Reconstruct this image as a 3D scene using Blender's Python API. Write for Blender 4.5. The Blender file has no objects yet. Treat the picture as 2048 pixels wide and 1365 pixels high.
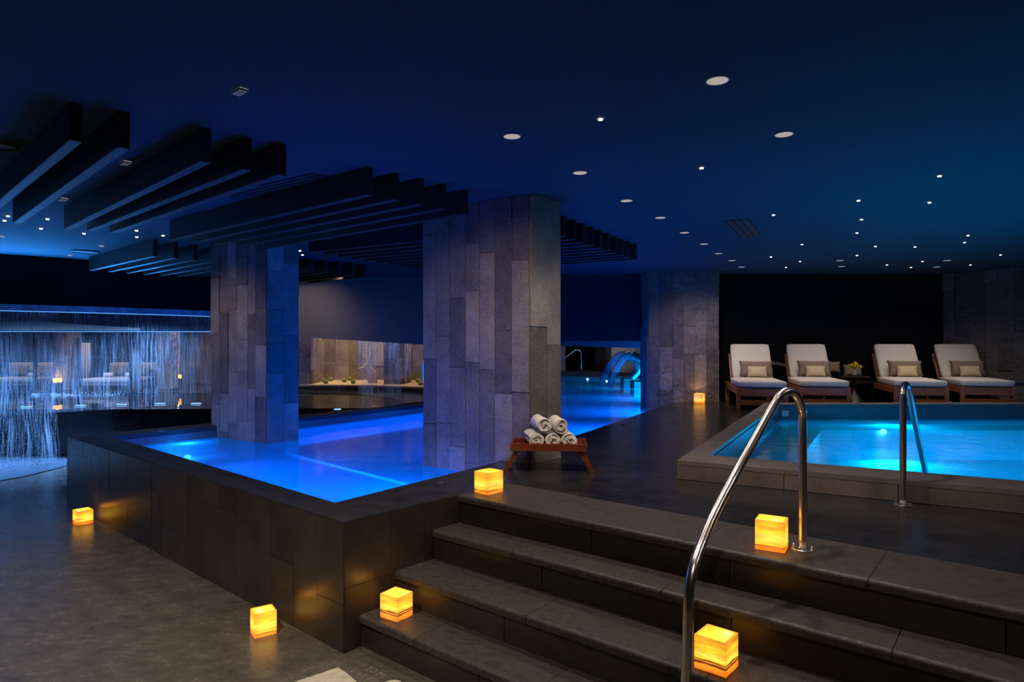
import bpy, bmesh, math, random
from mathutils import Vector, Matrix, noise
from mathutils.geometry import tessellate_polygon

random.seed(7)
PI = math.pi
SC = bpy.context.scene
COL = SC.collection

# ---------------------------------------------------------------- camera
F = 1280.0            # focal length in photo pixels (2048 wide)
HZ = 688.0            # horizon row
EYE = 1.6565          # eye height above the lower floor
DECK = 0.70           # raised deck / coping height
WATER = 0.572         # water level of the long pool
CEIL = 2.85
cam_data = bpy.data.cameras.new('camera')
cam_data.sensor_width = 36.0
cam_data.lens = F / 2048.0 * 36.0
cam_data.shift_y = (HZ - 682.5) / 2048.0
cam_data.clip_end = 200
cam = bpy.data.objects.new('camera', cam_data)
COL.objects.link(cam)
cam.location = (0, 0, EYE)
cam.rotation_euler = (PI / 2, 0, 0)
SC.camera = cam

# ---------------------------------------------------------------- world, view
world = bpy.data.worlds.new('world')
SC.world = world
world.use_nodes = True
bg = world.node_tree.nodes['Background']
bg.inputs[0].default_value = (0.05, 0.06, 0.09, 1)
bg.inputs[1].default_value = 0.05
SC.view_settings.view_transform = 'Standard'
SC.view_settings.look = 'None'
SC.view_settings.exposure = 0.0
SC.view_settings.gamma = 1.0
SC.view_settings.use_curve_mapping = False
try:
    SC.cycles.use_denoising = True
    SC.cycles.max_bounces = 6
    SC.cycles.diffuse_bounces = 3
    SC.cycles.glossy_bounces = 3
    SC.cycles.transparent_max_bounces = 24
    SC.cycles.caustics_reflective = False
    SC.cycles.caustics_refractive = False
    SC.cycles.sample_clamp_indirect = 3.0
except Exception:
    pass


def P(px, py, z):
    """ground position (x, y) of a photo pixel on the level plane z"""
    y = F * (EYE - z) / (py - HZ)
    return Vector(((px - 1024.0) / F * y, y))


def P3(px, py, z):
    p = P(px, py, z)
    return Vector((p.x, p.y, z))


def D(px, py, y):
    """point of a photo pixel at distance y"""
    return Vector(((px - 1024.0) / F * y, y, EYE - (py - HZ) / F * y))


# ---------------------------------------------------------------- lights
def area(name, loc, target, size, power, color, size_y=None, spread=None):
    l = bpy.data.lights.new(name, 'AREA')
    l.shape = 'RECTANGLE' if size_y else 'SQUARE'
    l.size = size
    if size_y:
        l.size_y = size_y
    l.energy = power
    l.color = color
    if spread:
        l.spread = math.radians(spread)
    o = bpy.data.objects.new(name, l)
    COL.objects.link(o)
    o.location = loc
    d = Vector(target) - Vector(loc)
    o.rotation_euler = d.to_track_quat('-Z', 'Y').to_euler()
    return o


def spot(name, loc, target, power, color, angle=90, blend=0.6, radius=0.03):
    l = bpy.data.lights.new(name, 'SPOT')
    l.energy = power
    l.color = color
    l.spot_size = math.radians(angle)
    l.spot_blend = blend
    l.shadow_soft_size = radius
    o = bpy.data.objects.new(name, l)
    COL.objects.link(o)
    o.location = loc
    d = Vector(target) - Vector(loc)
    o.rotation_euler = d.to_track_quat('-Z', 'Y').to_euler()
    return o


def point(name, loc, power, color, radius=0.03):
    l = bpy.data.lights.new(name, 'POINT')
    l.energy = power
    l.color = color
    l.shadow_soft_size = radius
    o = bpy.data.objects.new(name, l)
    COL.objects.link(o)
    o.location = loc
    return o


BLUE = (0.0, 0.17, 1.0)
CYAN = (0.0, 0.42, 1.0)
ICE = (0.04, 0.30, 1.0)
FALL = (0.16, 0.42, 1.0)
WARM = (1.0, 0.85, 0.74)
AMBER = (1.0, 0.45, 0.06)

# underwater lamps of the long pool (on the near walls, hidden by the coping)
LZ = 0.49
for (x, y, tx, ty, tz, w, p, c, sp) in [
        (-3.35, 5.95, -2.5, 6.8, -0.15, 0.7, 22, BLUE, 90), (-2.45, 5.15, -1.6, 6.1, -0.15, 0.9, 95, BLUE, 90),
        (-1.55, 4.33, -0.9, 5.1, -0.10, 0.7, 60, BLUE, 90), (-0.62, 4.52, -1.7, 5.2, -0.05, 0.7, 70, BLUE, 95),
        (0.50, 6.45, -1.0, 7.1, 0.20, 0.7, 110, BLUE, 130), (1.20, 7.75, -0.2, 8.5, -0.15, 0.7, 90, BLUE, 100),
        (2.15, 9.62, 0.6, 10.6, -0.15, 0.7, 90, BLUE, 100), (3.2, 12.3, 1.2, 13.4, 0.1, 0.9, 130, (0.0, 0.26, 1.0), 120),
        (4.1, 15.2, 2.0, 16.4, 0.1, 0.9, 55, CYAN, 100), (4.6, 18.5, 2.4, 19.2, -0.1, 0.9, 90, CYAN, 90)]:
    area('underwater_lamp', (x, y, LZ), (tx, ty, tz), w, p * (0.74 if y < 11 else 1.2), c, 0.10, sp)
# spa: lamps on the near wall, under the coping
area('underwater_lamp', (2.05, 4.56, 0.56), (3.0, 6.3, -0.6), 0.6, 150, CYAN, 0.10, 70)
area('underwater_lamp', (3.6, 3.9, 0.54), (4.6, 5.7, -0.6), 0.6, 190, CYAN, 0.10, 70)
area('underwater_lamp', (5.4, 3.2, 0.54), (6.0, 5.3, -0.6), 0.6, 190, CYAN, 0.10, 70)
# cascades: cove lamps along the foot of the black bulkhead throwing blue light on the ceiling
area('cove_lamp', (-8.25, 7.45, 2.20), (-7.95, 6.9, 2.90), 1.5, 50, ICE, 0.06, 120)
area('cove_lamp', (-6.85, 8.35, 2.20), (-6.5, 7.8, 2.90), 1.5, 50, ICE, 0.06, 120)
area('cove_lamp', (-5.70, 9.25, 2.20), (-5.3, 8.7, 2.90), 1.2, 18, ICE, 0.06, 120)
# fill lights added out of sight behind the bulkheads to light the curtains
area('cascade_fill', (-8.1, 9.0, 2.60), (-7.8, 8.25, 0.8), 1.8, 120, FALL, 0.12, 55)
area('cascade_fill', (-6.2, 10.1, 2.60), (-5.9, 9.45, 0.9), 1.8, 75, FALL, 0.12, 55)
area('cascade_fill', (-8.6, 11.4, 2.40), (-8.6, 12.2, 1.0), 2.5, 34, FALL, 0.12, 80)
area('cascade_fill', (-6.4, 11.4, 2.40), (-6.3, 12.3, 1.0), 2.0, 28, FALL, 0.12, 80)

# ---------------------------------------------------------------- materials
def mat(name, base, rough=0.5, metal=0.0, spec=0.5, bump=None, var=None, coat=0.0):
    """bump=(scale, strength, distance[, stretch]); var=(scale, dark, light[, stretch]) multiplies the base colour"""
    m = bpy.data.materials.new(name)
    m.use_nodes = True
    nt = m.node_tree
    b = nt.nodes['Principled BSDF']
    b.inputs['Base Color'].default_value = (*base, 1)
    b.inputs['Roughness'].default_value = rough
    b.inputs['Metallic'].default_value = metal
    b.inputs['Specular IOR Level'].default_value = spec
    b.inputs['Coat Weight'].default_value = coat
    tc = nt.nodes.new('ShaderNodeTexCoord')
    m['_b'] = 1
    if var:
        mp = nt.nodes.new('ShaderNodeMapping')
        if len(var) > 3:
            mp.inputs['Scale'].default_value = var[3]
        nt.links.new(tc.outputs['Object'], mp.inputs[0])
        n = nt.nodes.new('ShaderNodeTexNoise')
        n.inputs['Scale'].default_value = var[0]
        n.inputs['Detail'].default_value = 6
        n.inputs['Roughness'].default_value = 0.62
        nt.links.new(mp.outputs[0], n.inputs['Vector'])
        r = nt.nodes.new('ShaderNodeMapRange')
        r.inputs['From Min'].default_value = 0.3
        r.inputs['From Max'].default_value = 0.7
        r.inputs['To Min'].default_value = var[1]
        r.inputs['To Max'].default_value = var[2]
        nt.links.new(n.outputs['Fac'], r.inputs['Value'])
        mul = nt.nodes.new('ShaderNodeVectorMath')
        mul.operation = 'SCALE'
        mul.inputs[0].default_value = base
        nt.links.new(r.outputs[0], mul.inputs['Scale'])
        nt.links.new(mul.outputs[0], b.inputs['Base Color'])
    if bump:
        mp = nt.nodes.new('ShaderNodeMapping')
        if len(bump) > 3:
            mp.inputs['Scale'].default_value = bump[3]
        nt.links.new(tc.outputs['Object'], mp.inputs[0])
        n = nt.nodes.new('ShaderNodeTexNoise')
        n.inputs['Scale'].default_value = bump[0]
        n.inputs['Detail'].default_value = 7
        n.inputs['Roughness'].default_value = 0.6
        nt.links.new(mp.outputs[0], n.inputs['Vector'])
        bp = nt.nodes.new('ShaderNodeBump')
        bp.inputs['Strength'].default_value = bump[1]
        bp.inputs['Distance'].default_value = bump[2]
        nt.links.new(n.outputs['Fac'], bp.inputs['Height'])
        nt.links.new(bp.outputs[0], b.inputs['Normal'])
    return m


def emit(name, color, strength):
    m = bpy.data.materials.new(name)
    m.use_nodes = True
    nt = m.node_tree
    nt.nodes.remove(nt.nodes['Principled BSDF'])
    e = nt.nodes.new('ShaderNodeEmission')
    e.inputs[0].default_value = (*color, 1)
    e.inputs[1].default_value = strength
    nt.links.new(e.outputs[0], nt.nodes['Material Output'].inputs[0])
    return m


def stone_mat(name, base, rough, bscale, bstr, bdist, pits=0.3):
    """cladding stone: colour varies block by block (attribute 'tone') plus grain and pits"""
    m = mat(name, base, rough)
    nt = m.node_tree
    b = nt.nodes['Principled BSDF']
    at = nt.nodes.new('ShaderNodeAttribute')
    at.attribute_name = 'tone'
    tc = nt.nodes.new('ShaderNodeTexCoord')
    n1 = nt.nodes.new('ShaderNodeTexNoise')
    n1.inputs['Scale'].default_value = 3.0
    n1.inputs['Detail'].default_value = 8
    n1.inputs['Roughness'].default_value = 0.7
    n2 = nt.nodes.new('ShaderNodeTexNoise')
    n2.inputs['Scale'].default_value = bscale
    n2.inputs['Detail'].default_value = 6
    n2.inputs['Roughness'].default_value = 0.65
    vo = nt.nodes.new('ShaderNodeTexVoronoi')
    vo.inputs['Scale'].default_value = bscale * 1.6
    for n in (n1, n2, vo):
        nt.links.new(tc.outputs['Object'], n.inputs['Vector'])
    r1 = nt.nodes.new('ShaderNodeMapRange')
    r1.inputs['From Min'].default_value = 0.3
    r1.inputs['From Max'].default_value = 0.7
    r1.inputs['To Min'].default_value = 0.62
    r1.inputs['To Max'].default_value = 1.32
    nt.links.new(n1.outputs['Fac'], r1.inputs['Value'])
    r2 = nt.nodes.new('ShaderNodeMapRange')
    r2.inputs['From Min'].default_value = 0.05
    r2.inputs['From Max'].default_value = 0.28
    r2.inputs['To Min'].default_value = 1.0 - pits
    r2.inputs['To Max'].default_value = 1.0
    nt.links.new(vo.outputs['Distance'], r2.inputs['Value'])
    mu = nt.nodes.new('ShaderNodeMath'); mu.operation = 'MULTIPLY'
    nt.links.new(r1.outputs[0], mu.inputs[0]); nt.links.new(r2.outputs[0], mu.inputs[1])
    mu2 = nt.nodes.new('ShaderNodeMath'); mu2.operation = 'MULTIPLY'
    nt.links.new(mu.outputs[0], mu2.inputs[0]); nt.links.new(at.outputs['Fac'], mu2.inputs[1])
    sc = nt.nodes.new('ShaderNodeVectorMath'); sc.operation = 'SCALE'
    sc.inputs[0].default_value = base
    nt.links.new(mu2.outputs[0], sc.inputs['Scale'])
    nt.links.new(sc.outputs[0], b.inputs['Base Color'])
    ad = nt.nodes.new('ShaderNodeMath'); ad.operation = 'ADD'
    nt.links.new(n2.outputs['Fac'], ad.inputs[0]); nt.links.new(r2.outputs[0], ad.inputs[1])
    bp = nt.nodes.new('ShaderNodeBump')
    bp.inputs['Strength'].default_value = bstr
    bp.inputs['Distance'].default_value = bdist
    nt.links.new(ad.outputs[0], bp.inputs['Height'])
    nt.links.new(bp.outputs[0], b.inputs['Normal'])
    return m


def water_mat(name, tint, wave_scale, wave_str, stretch=(1, 1, 1), rough=0.03, body=None, refl=1.0):
    m = bpy.data.materials.new(name)
    m.use_nodes = True
    nt = m.node_tree
    nt.nodes.remove(nt.nodes['Principled BSDF'])
    out = nt.nodes['Material Output']
    tc = nt.nodes.new('ShaderNodeTexCoord')
    mp = nt.nodes.new('ShaderNodeMapping')
    mp.inputs['Scale'].default_value = stretch
    nt.links.new(tc.outputs['Object'], mp.inputs[0])
    n = nt.nodes.new('ShaderNodeTexNoise')
    n.inputs['Scale'].default_value = wave_scale
    n.inputs['Detail'].default_value = 3
    nt.links.new(mp.outputs[0], n.inputs['Vector'])
    bp = nt.nodes.new('ShaderNodeBump')
    bp.inputs['Strength'].default_value = wave_str
    bp.inputs['Distance'].default_value = 0.02
    nt.links.new(n.outputs['Fac'], bp.inputs['Height'])
    fr = nt.nodes.new('ShaderNodeFresnel')
    fr.inputs['IOR'].default_value = 1.33
    nt.links.new(bp.outputs[0], fr.inputs['Normal'])
    gl = nt.nodes.new('ShaderNodeBsdfGlossy')
    gl.inputs['Roughness'].default_value = rough
    nt.links.new(bp.outputs[0], gl.inputs['Normal'])
    tr = nt.nodes.new('ShaderNodeBsdfTransparent')
    tr.inputs[0].default_value = (*tint, 1)
    lower = tr
    if body:
        df = nt.nodes.new('ShaderNodeBsdfDiffuse')
        df.inputs[0].default_value = (*body[0], 1)
        if len(body) > 2:
            nt.nodes.remove(df)
            df = nt.nodes.new('ShaderNodeBsdfTranslucent')
            df.inputs[0].default_value = (*body[0], 1)
        mx = nt.nodes.new('ShaderNodeMixShader')
        mx.inputs[0].default_value = body[1]
        nt.links.new(tr.outputs[0], mx.inputs[1]); nt.links.new(df.outputs[0], mx.inputs[2])
        lower = mx
    mix = nt.nodes.new('ShaderNodeMixShader')
    fm = nt.nodes.new('ShaderNodeMath'); fm.operation = 'MULTIPLY'; fm.inputs[1].default_value = refl
    nt.links.new(fr.outputs[0], fm.inputs[0])
    nt.links.new(fm.outputs[0], mix.inputs[0])
    nt.links.new(lower.outputs[0], mix.inputs[1])
    nt.links.new(gl.outputs[0], mix.inputs[2])
    nt.links.new(mix.outputs[0], out.inputs[0])
    return m


def curtain_mat(name, density, hscale=60, vscale=1.5):
    """falling water: streaks of scattering water between clear gaps"""
    m = bpy.data.materials.new(name)
    m.use_nodes = True
    nt = m.node_tree
    nt.nodes.remove(nt.nodes['Principled BSDF'])
    out = nt.nodes['Material Output']
    tc = nt.nodes.new('ShaderNodeTexCoord')

    def nz(scale, st, det):
        mp = nt.nodes.new('ShaderNodeMapping'); mp.inputs['Scale'].default_value = st
        nt.links.new(tc.outputs['UV'], mp.inputs[0])
        n = nt.nodes.new('ShaderNodeTexNoise'); n.inputs['Scale'].default_value = scale
        n.inputs['Detail'].default_value = det; n.inputs['Roughness'].default_value = 0.7
        nt.links.new(mp.outputs[0], n.inputs['Vector'])
        return n
    a = nz(1.0, (hscale, vscale, 1), 5)
    b = nz(1.0, (3.5, 0.5, 1), 2)
    c = nz(1.0, (hscale * 1.2, 34, 1), 2)
    r = nt.nodes.new('ShaderNodeMapRange')
    r.inputs['From Min'].default_value = 0.48; r.inputs['From Max'].default_value = 0.74
    nt.links.new(a.outputs['Fac'], r.inputs['Value'])
    r2 = nt.nodes.new('ShaderNodeMapRange')
    r2.inputs['From Min'].default_value = 0.40; r2.inputs['From Max'].default_value = 0.66
    r2.inputs['To Min'].default_value = 0.12
    nt.links.new(b.outputs['Fac'], r2.inputs['Value'])
    r3 = nt.nodes.new('ShaderNodeMapRange')
    r3.inputs['From Min'].default_value = 0.60; r3.inputs['From Max'].default_value = 0.75
    nt.links.new(c.outputs['Fac'], r3.inputs['Value'])
    mu = nt.nodes.new('ShaderNodeMath'); mu.operation = 'MULTIPLY'
    nt.links.new(r.outputs[0], mu.inputs[0]); nt.links.new(r2.outputs[0], mu.inputs[1])
    ad = nt.nodes.new('ShaderNodeMath'); ad.operation = 'MULTIPLY_ADD'
    nt.links.new(r3.outputs[0], ad.inputs[0]); ad.inputs[1].default_value = 0.35
    nt.links.new(mu.outputs[0], ad.inputs[2])
    mu2 = nt.nodes.new('ShaderNodeMath'); mu2.operation = 'MULTIPLY'; mu2.use_clamp = True
    nt.links.new(ad.outputs[0], mu2.inputs[0]); mu2.inputs[1].default_value = density
    df = nt.nodes.new('ShaderNodeBsdfDiffuse'); df.inputs[0].default_value = (0.85, 0.9, 1, 1)
    tl = nt.nodes.new('ShaderNodeBsdfTranslucent'); tl.inputs[0].default_value = (0.85, 0.9, 1, 1)
    m1 = nt.nodes.new('ShaderNodeMixShader'); m1.inputs[0].default_value = 0.5
    nt.links.new(df.outputs[0], m1.inputs[1]); nt.links.new(tl.outputs[0], m1.inputs[2])
    tr = nt.nodes.new('ShaderNodeBsdfTransparent')
    mx = nt.nodes.new('ShaderNodeMixShader')
    nt.links.new(mu2.outputs[0], mx.inputs[0])
    nt.links.new(tr.outputs[0], mx.inputs[1]); nt.links.new(m1.outputs[0], mx.inputs[2])
    nt.links.new(mx.outputs[0], out.inputs[0])
    return m


def onyx_mat(name, bands, strength, seed):
    """glowing onyx: the stone itself glows from the lamp within; veins stay with the stone"""
    m = bpy.data.materials.new(name)
    m.use_nodes = True
    nt = m.node_tree
    nt.nodes.remove(nt.nodes['Principled BSDF'])
    out = nt.nodes['Material Output']
    tc = nt.nodes.new('ShaderNodeTexCoord')
    sep = nt.nodes.new('ShaderNodeSeparateXYZ')
    nt.links.new(tc.outputs['Object'], sep.inputs[0])
    mp = nt.nodes.new('ShaderNodeMapping'); mp.inputs['Scale'].default_value = (7, 7, 45)
    mp.inputs['Location'].default_value = (seed * 3.1, seed * 1.7, seed * 2.3)
    nt.links.new(tc.outputs['Object'], mp.inputs[0])
    n = nt.nodes.new('ShaderNodeTexNoise'); n.inputs['Scale'].default_value = 1.0
    n.inputs['Detail'].default_value = 5; n.inputs['Roughness'].default_value = 0.65
    nt.links.new(mp.outputs[0], n.inputs['Vector'])
    # height plus wobble -> bands
    w = nt.nodes.new('ShaderNodeMath'); w.operation = 'MULTIPLY_ADD'
    nt.links.new(n.outputs['Fac'], w.inputs[0]); w.inputs[1].default_value = 0.03
    nt.links.new(sep.outputs['Z'], w.inputs[2])
    r = nt.nodes.new('ShaderNodeMapRange')
    r.inputs['From Min'].default_value = 0.015; r.inputs['From Max'].default_value = 0.155
    nt.links.new(w.outputs[0], r.inputs['Value'])
    cr = nt.nodes.new('ShaderNodeValToRGB')
    e = cr.color_ramp.elements
    Y = (1.0, 0.40, 0.018, 1); O = (1.0, 0.22, 0.008, 1); R = (0.13, 0.012, 0.002, 1); L = (1.0, 0.55, 0.06, 1)
    if bands:
        stops = [(0.0, R), (0.05, O), (0.14, O), (0.21, O), (0.225, R), (0.275, R), (0.29, Y), (0.315, R), (0.345, R), (0.365, Y), (0.46, L), (0.60, Y), (0.615, O), (0.63, Y), (0.99, Y)]
    else:
        stops = [(0.0, O), (0.10, O), (0.17, R), (0.19, Y), (0.45, L), (0.62, Y), (0.99, Y)]
    while len(e) < len(stops):
        e.new(0.5)
    for k, (p_, c_) in enumerate(stops):
        e[k].position = p_; e[k].color = c_
    nt.links.new(r.outputs[0], cr.inputs[0])
    r2 = nt.nodes.new('ShaderNodeMapRange')
    r2.inputs['From Min'].default_value = 0.32; r2.inputs['From Max'].default_value = 0.68
    r2.inputs['To Min'].default_value = 0.5; r2.inputs['To Max'].default_value = 1.3
    nt.links.new(n.outputs['Fac'], r2.inputs['Value'])
    # glow strongest where the lamp inside sits close behind the stone
    ln = nt.nodes.new('ShaderNodeVectorMath'); ln.operation = 'DISTANCE'
    nt.links.new(tc.outputs['Object'], ln.inputs[0]); ln.inputs[1].default_value = (0, 0, 0.062)
    r3 = nt.nodes.new('ShaderNodeMapRange')
    r3.inputs['From Min'].default_value = 0.055; r3.inputs['From Max'].default_value = 0.115
    r3.inputs['To Min'].default_value = 2.3; r3.inputs['To Max'].default_value = 0.75
    nt.links.new(ln.outputs['Value'], r3.inputs['Value'])
    mu = nt.nodes.new('ShaderNodeMath'); mu.operation = 'MULTIPLY'
    nt.links.new(r2.outputs[0], mu.inputs[0]); nt.links.new(r3.outputs[0], mu.inputs[1])
    mu2 = nt.nodes.new('ShaderNodeMath'); mu2.operation = 'MULTIPLY'
    nt.links.new(mu.outputs[0], mu2.inputs[0]); mu2.inputs[1].default_value = strength
    em = nt.nodes.new('ShaderNodeEmission')
    nt.links.new(cr.outputs[0], em.inputs[0]); nt.links.new(mu2.outputs[0], em.inputs[1])
    gl = nt.nodes.new('ShaderNodeBsdfGlossy'); gl.inputs['Roughness'].default_value = 0.25
    gl.inputs[0].default_value = (0.04, 0.04, 0.04, 1)
    dfo = nt.nodes.new('ShaderNodeBsdfDiffuse'); dfo.inputs[0].default_value = (0.55, 0.33, 0.10, 1)
    ad0 = nt.nodes.new('ShaderNodeAddShader')
    nt.links.new(dfo.outputs[0], ad0.inputs[0]); nt.links.new(gl.outputs[0], ad0.inputs[1])
    ads = nt.nodes.new('ShaderNodeAddShader')
    nt.links.new(em.outputs[0], ads.inputs[0]); nt.links.new(ad0.outputs[0], ads.inputs[1])
    nt.links.new(ads.outputs[0], out.inputs[0])
    return m


def slab_tile_mat(name, base, rough, origin, ang, tw, th, joint, offs=0.5):
    """paving slabs laid along a direction: Brick Texture for tone and joints"""
    m = mat(name, base, rough)
    nt = m.node_tree
    b = nt.nodes['Principled BSDF']
    tc = nt.nodes.new('ShaderNodeTexCoord')
    mp = nt.nodes.new('ShaderNodeMapping')
    mp.vector_type = 'TEXTURE'
    mp.inputs['Location'].default_value = (origin[0], origin[1], 0)
    mp.inputs['Rotation'].default_value = (0, 0, ang)
    nt.links.new(tc.outputs['Object'], mp.inputs[0])
    br = nt.nodes.new('ShaderNodeTexBrick')
    br.offset = offs
    br.inputs['Scale'].default_value = 1.0
    br.inputs['Brick Width'].default_value = tw
    br.inputs['Row Height'].default_value = th
    br.inputs['Mortar Size'].default_value = 0.003
    br.inputs['Mortar Smooth'].default_value = 0.3
    br.inputs['Color1'].default_value = (*[c * 0.82 for c in base], 1)
    br.inputs['Color2'].default_value = (*[c * 1.18 for c in base], 1)
    br.inputs['Mortar'].default_value = (*joint, 1)
    nt.links.new(mp.outputs[0], br.inputs['Vector'])
    mpn = nt.nodes.new('ShaderNodeMapping'); mpn.inputs['Rotation'].default_value = (0, 0, ang); mpn.inputs['Scale'].default_value = (1, 1.6, 1)
    nt.links.new(tc.outputs['Object'], mpn.inputs[0])
    n = nt.nodes.new('ShaderNodeTexNoise'); n.inputs['Scale'].default_value = 4.5
    n.inputs['Detail'].default_value = 15; n.inputs['Roughness'].default_value = 0.86
    nt.links.new(mpn.outputs[0], n.inputs['Vector'])
    r = nt.nodes.new('ShaderNodeMapRange')
    r.inputs['From Min'].default_value = 0.32; r.inputs['From Max'].default_value = 0.68
    r.inputs['To Min'].default_value = 0.35; r.inputs['To Max'].default_value = 1.7
    nt.links.new(n.outputs['Fac'], r.inputs['Value'])
    sc = nt.nodes.new('ShaderNodeVectorMath'); sc.operation = 'SCALE'
    nt.links.new(br.outputs['Color'], sc.inputs[0]); nt.links.new(r.outputs[0], sc.inputs['Scale'])
    nt.links.new(sc.outputs[0], b.inputs['Base Color'])
    n2 = nt.nodes.new('ShaderNodeTexNoise'); n2.inputs['Scale'].default_value = 60
    n2.inputs['Detail'].default_value = 4
    nt.links.new(tc.outputs['Object'], n2.inputs['Vector'])
    n3 = nt.nodes.new('ShaderNodeTexNoise'); n3.inputs['Scale'].default_value = 9
    n3.inputs['Detail'].default_value = 4
    nt.links.new(tc.outputs['Object'], n3.inputs['Vector'])
    ad = nt.nodes.new('ShaderNodeMath'); ad.operation = 'MULTIPLY_ADD'
    nt.links.new(n3.outputs['Fac'], ad.inputs[0]); ad.inputs[1].default_value = 1.2
    nt.links.new(n2.outputs['Fac'], ad.inputs[2])
    bp = nt.nodes.new('ShaderNodeBump'); bp.inputs['Strength'].default_value = 0.35
    bp.inputs['Distance'].default_value = 0.004
    nt.links.new(ad.outputs[0], bp.inputs['Height'])
    nt.links.new(bp.outputs[0], b.inputs['Normal'])
    # wet and dry patches
    r4 = nt.nodes.new('ShaderNodeMapRange')
    r4.inputs['From Min'].default_value = 0.35; r4.inputs['From Max'].default_value = 0.65
    r4.inputs['To Min'].default_value = rough - 0.06; r4.inputs['To Max'].default_value = rough + 0.10
    nt.links.new(n.outputs['Fac'], r4.inputs['Value'])
    nt.links.new(r4.outputs[0], b.inputs['Roughness'])
    return m


M = {}
M['stone'] = stone_mat('travertine_cladding', (0.27, 0.235, 0.20), 0.85, 34, 1.0, 0.02, 0.45)
M['rough_stone'] = stone_mat('split_face_cladding', (0.29, 0.255, 0.225), 0.9, 14, 1.0, 0.09, 0.2)
M['dark_clad'] = stone_mat('dark_slate_cladding', (0.040, 0.032, 0.026), 0.30, 55, 0.25, 0.003, 0.1)
M['coping'] = mat('dark_slate_coping', (0.020, 0.019, 0.020), 0.5, bump=(50, 0.5, 0.006), var=(7, 0.5, 1.8))
M['tread'] = mat('step_slate', (0.058, 0.048, 0.041), 0.40, bump=(110, 0.7, 0.004), var=(32, 0.62, 1.45))
SDIR = Vector((0.777, -0.63))
NDIR = Vector((0.63, 0.777))
M['deck'] = slab_tile_mat('deck_slate', (0.025, 0.0235, 0.0235), 0.17, (-0.341, 4.043), math.atan2(-0.63, 0.777), 0.95, 0.47, (0.012, 0.011, 0.010))
M['floor'] = slab_tile_mat('floor_slate', (0.125, 0.108, 0.085), 0.22, (-2.9, 3.2), math.atan2(0.776, 0.63), 3.0, 2.0, (0.09, 0.085, 0.07), 0.0)
M['ceiling'] = mat('ceiling_paint', (0.030, 0.064, 0.082), 0.85, spec=0.15)
M['black'] = mat('black_paint', (0.005, 0.005, 0.006), 0.8, spec=0.1)
M['grey_paint'] = mat('grey_paint', (0.13, 0.12, 0.11), 0.7)
M['navy'] = mat('navy_paint', (0.012, 0.014, 0.022), 0.7, spec=0.2)
M['fin'] = mat('dark_timber', (0.020, 0.014, 0.012), 0.55, spec=0.25, bump=(14, 0.35, 0.006, (1, 1, 6)), var=(8, 0.6, 1.5))
M['pool_tile'] = mat('pool_plaster', (0.60, 0.68, 0.76), 0.5)
M['spa_tile'] = mat('spa_plaster', (0.45, 0.60, 0.62), 0.5)
M['tile_band'] = mat('waterline_tile', (0.11, 0.12, 0.14), 0.25)
M['spa_stone'] = mat('spa_limestone', (0.20, 0.165, 0.145), 0.5, bump=(70, 0.25, 0.003), var=(5, 0.8, 1.2))
M['water'] = water_mat('pool_water', (0.10, 0.62, 1.0), 3.0, 0.35, rough=0.09, body=((0.05, 0.62, 1.0), 0.42, 1), refl=0.55)
M['spa_water'] = water_mat('spa_water', (0.08, 0.74, 1.0), 3.5, 0.35, rough=0.08, body=((0.05, 0.75, 1.0), 0.35, 1), refl=0.55)
M['dark_water'] = water_mat('still_water', (0.02, 0.03, 0.04), 2.0, 0.25, rough=0.02, body=((0.008, 0.009, 0.011), 0.8))
M['steel'] = mat('polished_steel', (0.82, 0.77, 0.72), 0.27, 1.0)
M['chrome'] = mat('steel_fittings', (0.7, 0.7, 0.7), 0.3, 1.0)
M['teak'] = mat('oiled_teak', (0.36, 0.12, 0.045), 0.38, bump=(30, 0.25, 0.002, (1, 8, 8)), var=(7, 0.65, 1.35, (1, 9, 9)))
M['mahogany'] = mat('red_mahogany', (0.17, 0.035, 0.014), 0.32, bump=(30, 0.2, 0.002, (1, 8, 8)), var=(7, 0.65, 1.35, (1, 9, 9)))
M['canvas'] = mat('cream_canvas', (0.66, 0.61, 0.56), 0.85, bump=(260, 0.25, 0.001))
M['taupe'] = mat('taupe_cloth', (0.25, 0.175, 0.13), 0.9, bump=(240, 0.3, 0.001))
M['cream'] = mat('cream_cloth', (0.60, 0.50, 0.30), 0.8, bump=(240, 0.2, 0.001))
M['towel'] = mat('white_terry', (0.80, 0.74, 0.68), 0.95, bump=(170, 0.9, 0.006))
M['slab'] = mat('pale_limestone', (0.58, 0.52, 0.40), 0.8, bump=(60, 0.7, 0.006), var=(30, 0.8, 1.15))
M['paint'] = mat('worn_marking_paint', (0.23, 0.21, 0.17), 0.6, var=(40, 0.4, 1.2))
M['sand'] = mat('warm_sand', (0.60, 0.48, 0.33), 0.95, bump=(60, 0.5, 0.005), var=(14, 0.85, 1.1))
M['cactus'] = mat('barrel_cactus_skin', (0.20, 0.22, 0.07), 0.8, bump=(80, 0.6, 0.004), var=(26, 0.7, 1.4))
M['driftwood'] = mat('bleached_driftwood', (0.55, 0.42, 0.34), 0.8, bump=(9, 0.9, 0.03, (3, 3, 1)), var=(6, 0.6, 1.2, (3, 3, 1)))
M['trunk'] = mat('brown_trunk', (0.42, 0.20, 0.09), 0.8, bump=(9, 0.9, 0.03, (3, 3, 1)), var=(6, 0.5, 1.3, (4, 4, 0.6)))
M['sheer'] = mat('sheer_curtain', (0.5, 0.45, 0.40), 0.9)
M['louvre'] = mat('grey_louvre', (0.16, 0.15, 0.16), 0.6)
M['mattress'] = mat('pale_mattress', (0.5, 0.46, 0.42), 0.9)
M['lounge_tile'] = mat('mosaic_lounge', (0.10, 0.09, 0.085), 0.25, bump=(40, 0.4, 0.004))
M['bronze'] = mat('dark_bronze', (0.045, 0.038, 0.034), 0.35, 0.7)
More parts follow.
